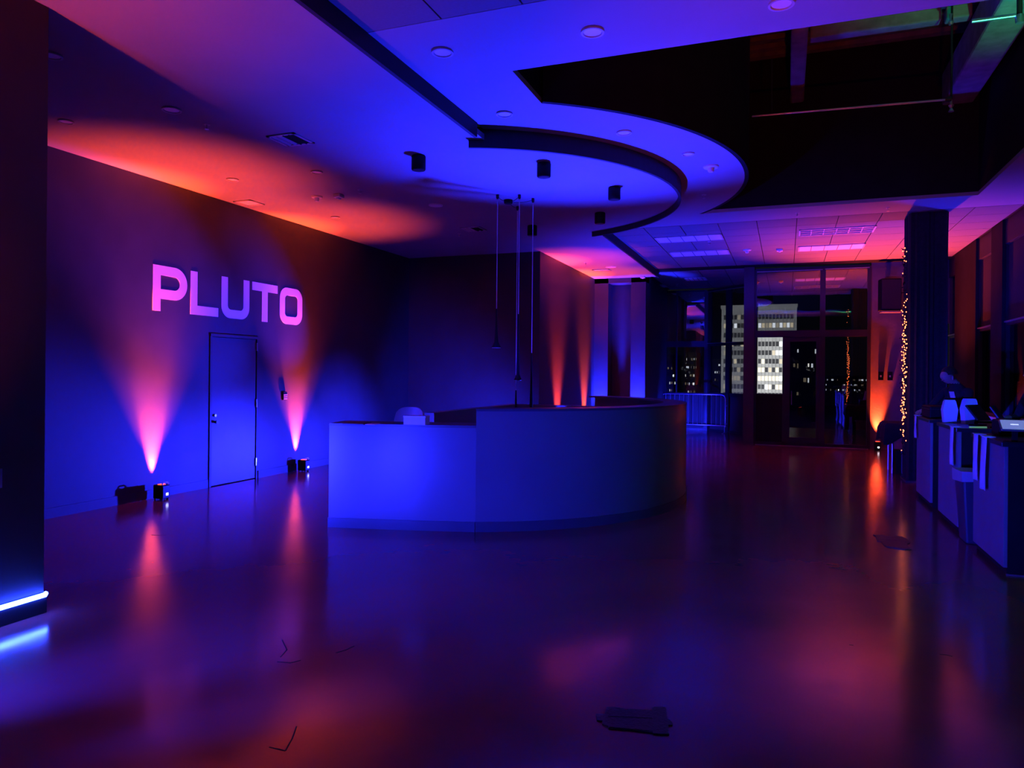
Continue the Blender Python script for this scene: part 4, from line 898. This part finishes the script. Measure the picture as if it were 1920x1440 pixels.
# ================================================================== FLOOR TAPE
def tape(pts, label, strips):
    P = [atz(x, y, 0) for x, y in pts]; c = sum(P, Vector()) / len(P)
    t = thing('tape_patch', label, 'tape', c)
    MB().prism([(p.x - c.x, p.y - c.y) for p in P], 0.0005, 0.006).build('cover', M['tape'], t)
    for k, q in enumerate(strips):
        Q = [atz(x, y, 0) for x, y in q]; MB().prism([(p.x - c.x, p.y - c.y) for p in Q], 0.005, 0.0075 + 0.0005 * k).build('strip', M['tape'], t)
def zz(L, ox, oy, s): return [(ox + x / s, oy + y / s) for x, y in L]
T1 = zz([(180, 325), (355, 325), (400, 185), (560, 185), (740, 215), (780, 250), (860, 225), (1300, 260), (1310, 185), (1560, 180), (1590, 210), (1615, 430), (1655, 430), (1720, 510), (1715, 550), (1635, 555), (1650, 740), (1335, 730), (1320, 700), (1140, 680), (860, 645), (440, 615), (430, 570), (310, 530), (315, 460), (205, 455)], 1100, 1310, 10.667)
tape(T1, 'black gaffer tape patch over a floor box in the foreground', [zz([(1310, 190), (1560, 185), (1650, 735), (1335, 725)], 1100, 1310, 10.667), zz([(420, 260), (1300, 290), (1310, 420), (430, 380)], 1100, 1310, 10.667), zz([(440, 480), (1310, 520), (1320, 680), (450, 600)], 1100, 1310, 10.667)])
T2 = zz([(130, 255), (490, 265), (700, 310), (960, 300), (1180, 330), (1390, 420), (1470, 550), (1380, 575), (1350, 620), (1420, 680), (1520, 795), (1280, 790), (820, 730), (640, 690), (540, 650), (430, 500), (290, 490), (230, 310)], 1630, 990, 19.2)
tape(T2, 'black gaffer tape patch on the floor near the bar', [zz([(240, 290), (1380, 430), (1420, 520), (300, 420)], 1630, 990, 19.2), zz([(520, 560), (1400, 680), (1460, 770), (650, 680)], 1630, 990, 19.2)])

# ================================================================== CITY
struct('ground', MB().box((-900, 26, -62), (900, 900, -60)), M['ground'], 'dark city ground far below')
DT = 285.0
tw = thing('office_tower', 'floodlit grey office tower seen through the glass door', 'building')
def tx(px): return atY(px, 700, DT).x
def tz(py, px=1440): return atY(px, py, DT).z
x0, x1 = tx(1352), tx(1493); ztop = tz(577)
MB().box((x0, DT, -60), (x1, DT + 25, ztop)).build('facade', M['concrete'], tw)
MB().box((x0 - 0.3, DT - 0.4, ztop), (x1 + 0.3, DT + 25, ztop + 1.2)).build('parapet', M['concrete'], tw)
cw = (tx(1467) - tx(1420.5)) / 7
rows = [(645, '......W'), (661.5, '....dWW'), (677.5, '.w....d'), (693.5, 'ww.d.w.'), (709.5, 'wwwwwwW'), (725.5, '..Ww.ww'), (610, 'WwdwWdWw'), (741, '.......'), (757, '.......'), (628, '.......'), (594, '.......')]
wm = {}
for key, mm in (('.', 'cityglass'), ('w', 'citywarm'), ('W', 'citywhite'), ('d', 'citydim')):
    wm[key] = MB().box((-cw * 0.4, -0.12, -0.85), (cw * 0.4, 0.1, 0.85)).mesh('window', M[mm])
fin = MB(); random.seed(11)
ncols = int((x1 - x0) / cw)
xs = tx(1420.5) + cw / 2; k0 = -int((xs - x0) / cw)
for py, pat in rows:
    z = tz(py)
    for c in range(k0, k0 + ncols):
        x = xs + c * cw
        if not (x0 + 0.5 < x < x1 - 0.5): continue
        ch = pat[c] if 0 <= c < len(pat) else random.choice('......dw' if py != 610 else 'Wwd.')
        o = bpy.data.objects.new('window', wm[ch]); C.objects.link(o); o.location = (x, DT, z); o.parent = tw
for c in range(k0, k0 + ncols + 1):
    x = xs + (c - 0.5) * cw
    if x0 < x < x1: MB().box((x - 0.1, DT - 0.3, -20), (x + 0.1, DT, ztop)).build('vertical_fin', M['concrete'], tw)
lamp('tower_floodlight', 'SPOT', (-30, 190, -40), (-3, DT, 5), (0.95, 0.97, 1.0), 7.0e5, 40, 0.6, 1.0)

def dark_building(xa, xb, ya, ytop, D, label, n, mats, cols=14, seed=0, bot=760):
    rnd = random.Random(seed)
    A = atY(xa, ytop, D); B = atY(xb, ytop, D)
    t = thing('city_building', label, 'building', ((A.x + B.x) / 2, D, -60), 0, 'dark city buildings beyond the glass')
    wd = (B.x - A.x) / 2; H = A.z + 60
    MB().box((-wd, 0, 0), (wd, 18, H)).build('block', M['citydark'], t)
    MB().box((-wd, -0.3, H), (wd, 18, H + 0.8)).build('parapet', M['citydark'], t)
    for mm in mats:
        mb = MB(); cwid = 2 * wd / cols
        for _ in range(max(1, n // len(mats))):
            x = -wd + cwid * (rnd.randrange(cols) + 0.5); z = H - 2 - (H - 60 + 0) * 0 - 3.3 * rnd.randrange(0, max(2, int((A.z - atY(xa, bot, D).z) / 3.3)))
            ww = cwid * rnd.choice((0.18, 0.25, 0.4)); mb.box((x - ww, -0.15, z - rnd.uniform(.3, .7)), (x + ww, 0.05, z + 0.4))
        mb.build('lit_windows', M[mm], t, kind='stuff')
dark_building(1222, 1246, 0, 680, 360, 'dark building with few lit floors at the left of the far window', 14, ['citywhite', 'citydim'], 8, 1)
dark_building(1248, 1268, 0, 668, 330, 'dark block with bright window bands left of the far mullion', 16, ['citywhite', 'citydim'], 6, 2)
dark_building(1285, 1306, 0, 664, 300, 'tall dark tower speckled with lights right of the far mullion', 46, ['citywhite', 'citydim', 'citydim'], 12, 3)
dark_building(1328, 1366, 0, 676, 340, 'unlit dark block behind the angled bay', 8, ['citydim', 'citywhite'], 10, 4)
dark_building(1473, 1540, 0, 642, 180, 'dark block behind the glazed door with scattered lights', 14, ['citywhite', 'citydim'], 10, 5)
dark_building(1546, 1632, 0, 706, 520, 'low dark skyline with small lights right of the glazed door', 40, ['citywhite', 'citydim'], 40, 6, 740)
dark_building(1770, 1800, 0, 678, 400, 'dark block glimpsed past the column', 10, ['citydim', 'citywhite'], 10, 7)
dark_building(1834, 1930, 0, 672, 300, 'wide dark block behind the right-hand windows', 24, ['citydim', 'citywhite'], 30, 8, 700)
# neighbouring lit lounge seen through the right windows
NB = 62.0
a = atY(1832, 692, NB); b = atY(1905, 775, NB)
t = thing('lit_lounge', 'warm lit neighbouring room with hanging lamps seen through the right windows', 'building', (a.x, NB, b.z - 3))
wd, hh = b.x - a.x, a.z - b.z
MB().box((0, 0.0, -20), (wd, 6, 3.0)).build('lower_floor', M['citydark'], t); MB().box((-0.5, 0.0, 3 + hh), (wd + 0.5, 6, 3 + hh + 0.8)).build('roof', M['citydark'], t)
MB().box((0, 3.4, 3.0), (wd, 3.6, 3 + hh)).build('back_wall', M['plaster'], t)
for px in (1848, 1856, 1861, 1888):
    q = atY(px, 718, NB + 1) - t.location; MB().lathe([(0.06, -0.3), (0.12, -0.2), (0.12, 0.25), (0.05, 0.33)], (q.x, 1.0, q.z), 12).build('hanging_lamp', M['citywarm'], t)
for px, w_ in ((1846, 0.45), (1890, 0.25)):
    q = atY(px, 743, NB + 1) - t.location; MB().box((q.x - w_, 0.6, q.z - 0.08), (q.x + w_, 1.4, q.z + 0.06)).build('glowing_counter', M['citywarm'], t)  # lamplight on the counters is put in as a glow of their material
q = atY(1842, 722, NB) - t.location; MB().box((q.x - 0.2, 0.4, q.z - 0.5), (q.x + 0.2, 0.6, q.z + 0.5)).build('shade_panel', M['citydim'], t)
lamp('lounge_lamp', 'POINT', Vector((a.x + wd * 0.4, NB + 2.2, b.z + hh * 0.6)), (0, 0, 0), (1, 0.9, 0.7), 120, radius=0.2)
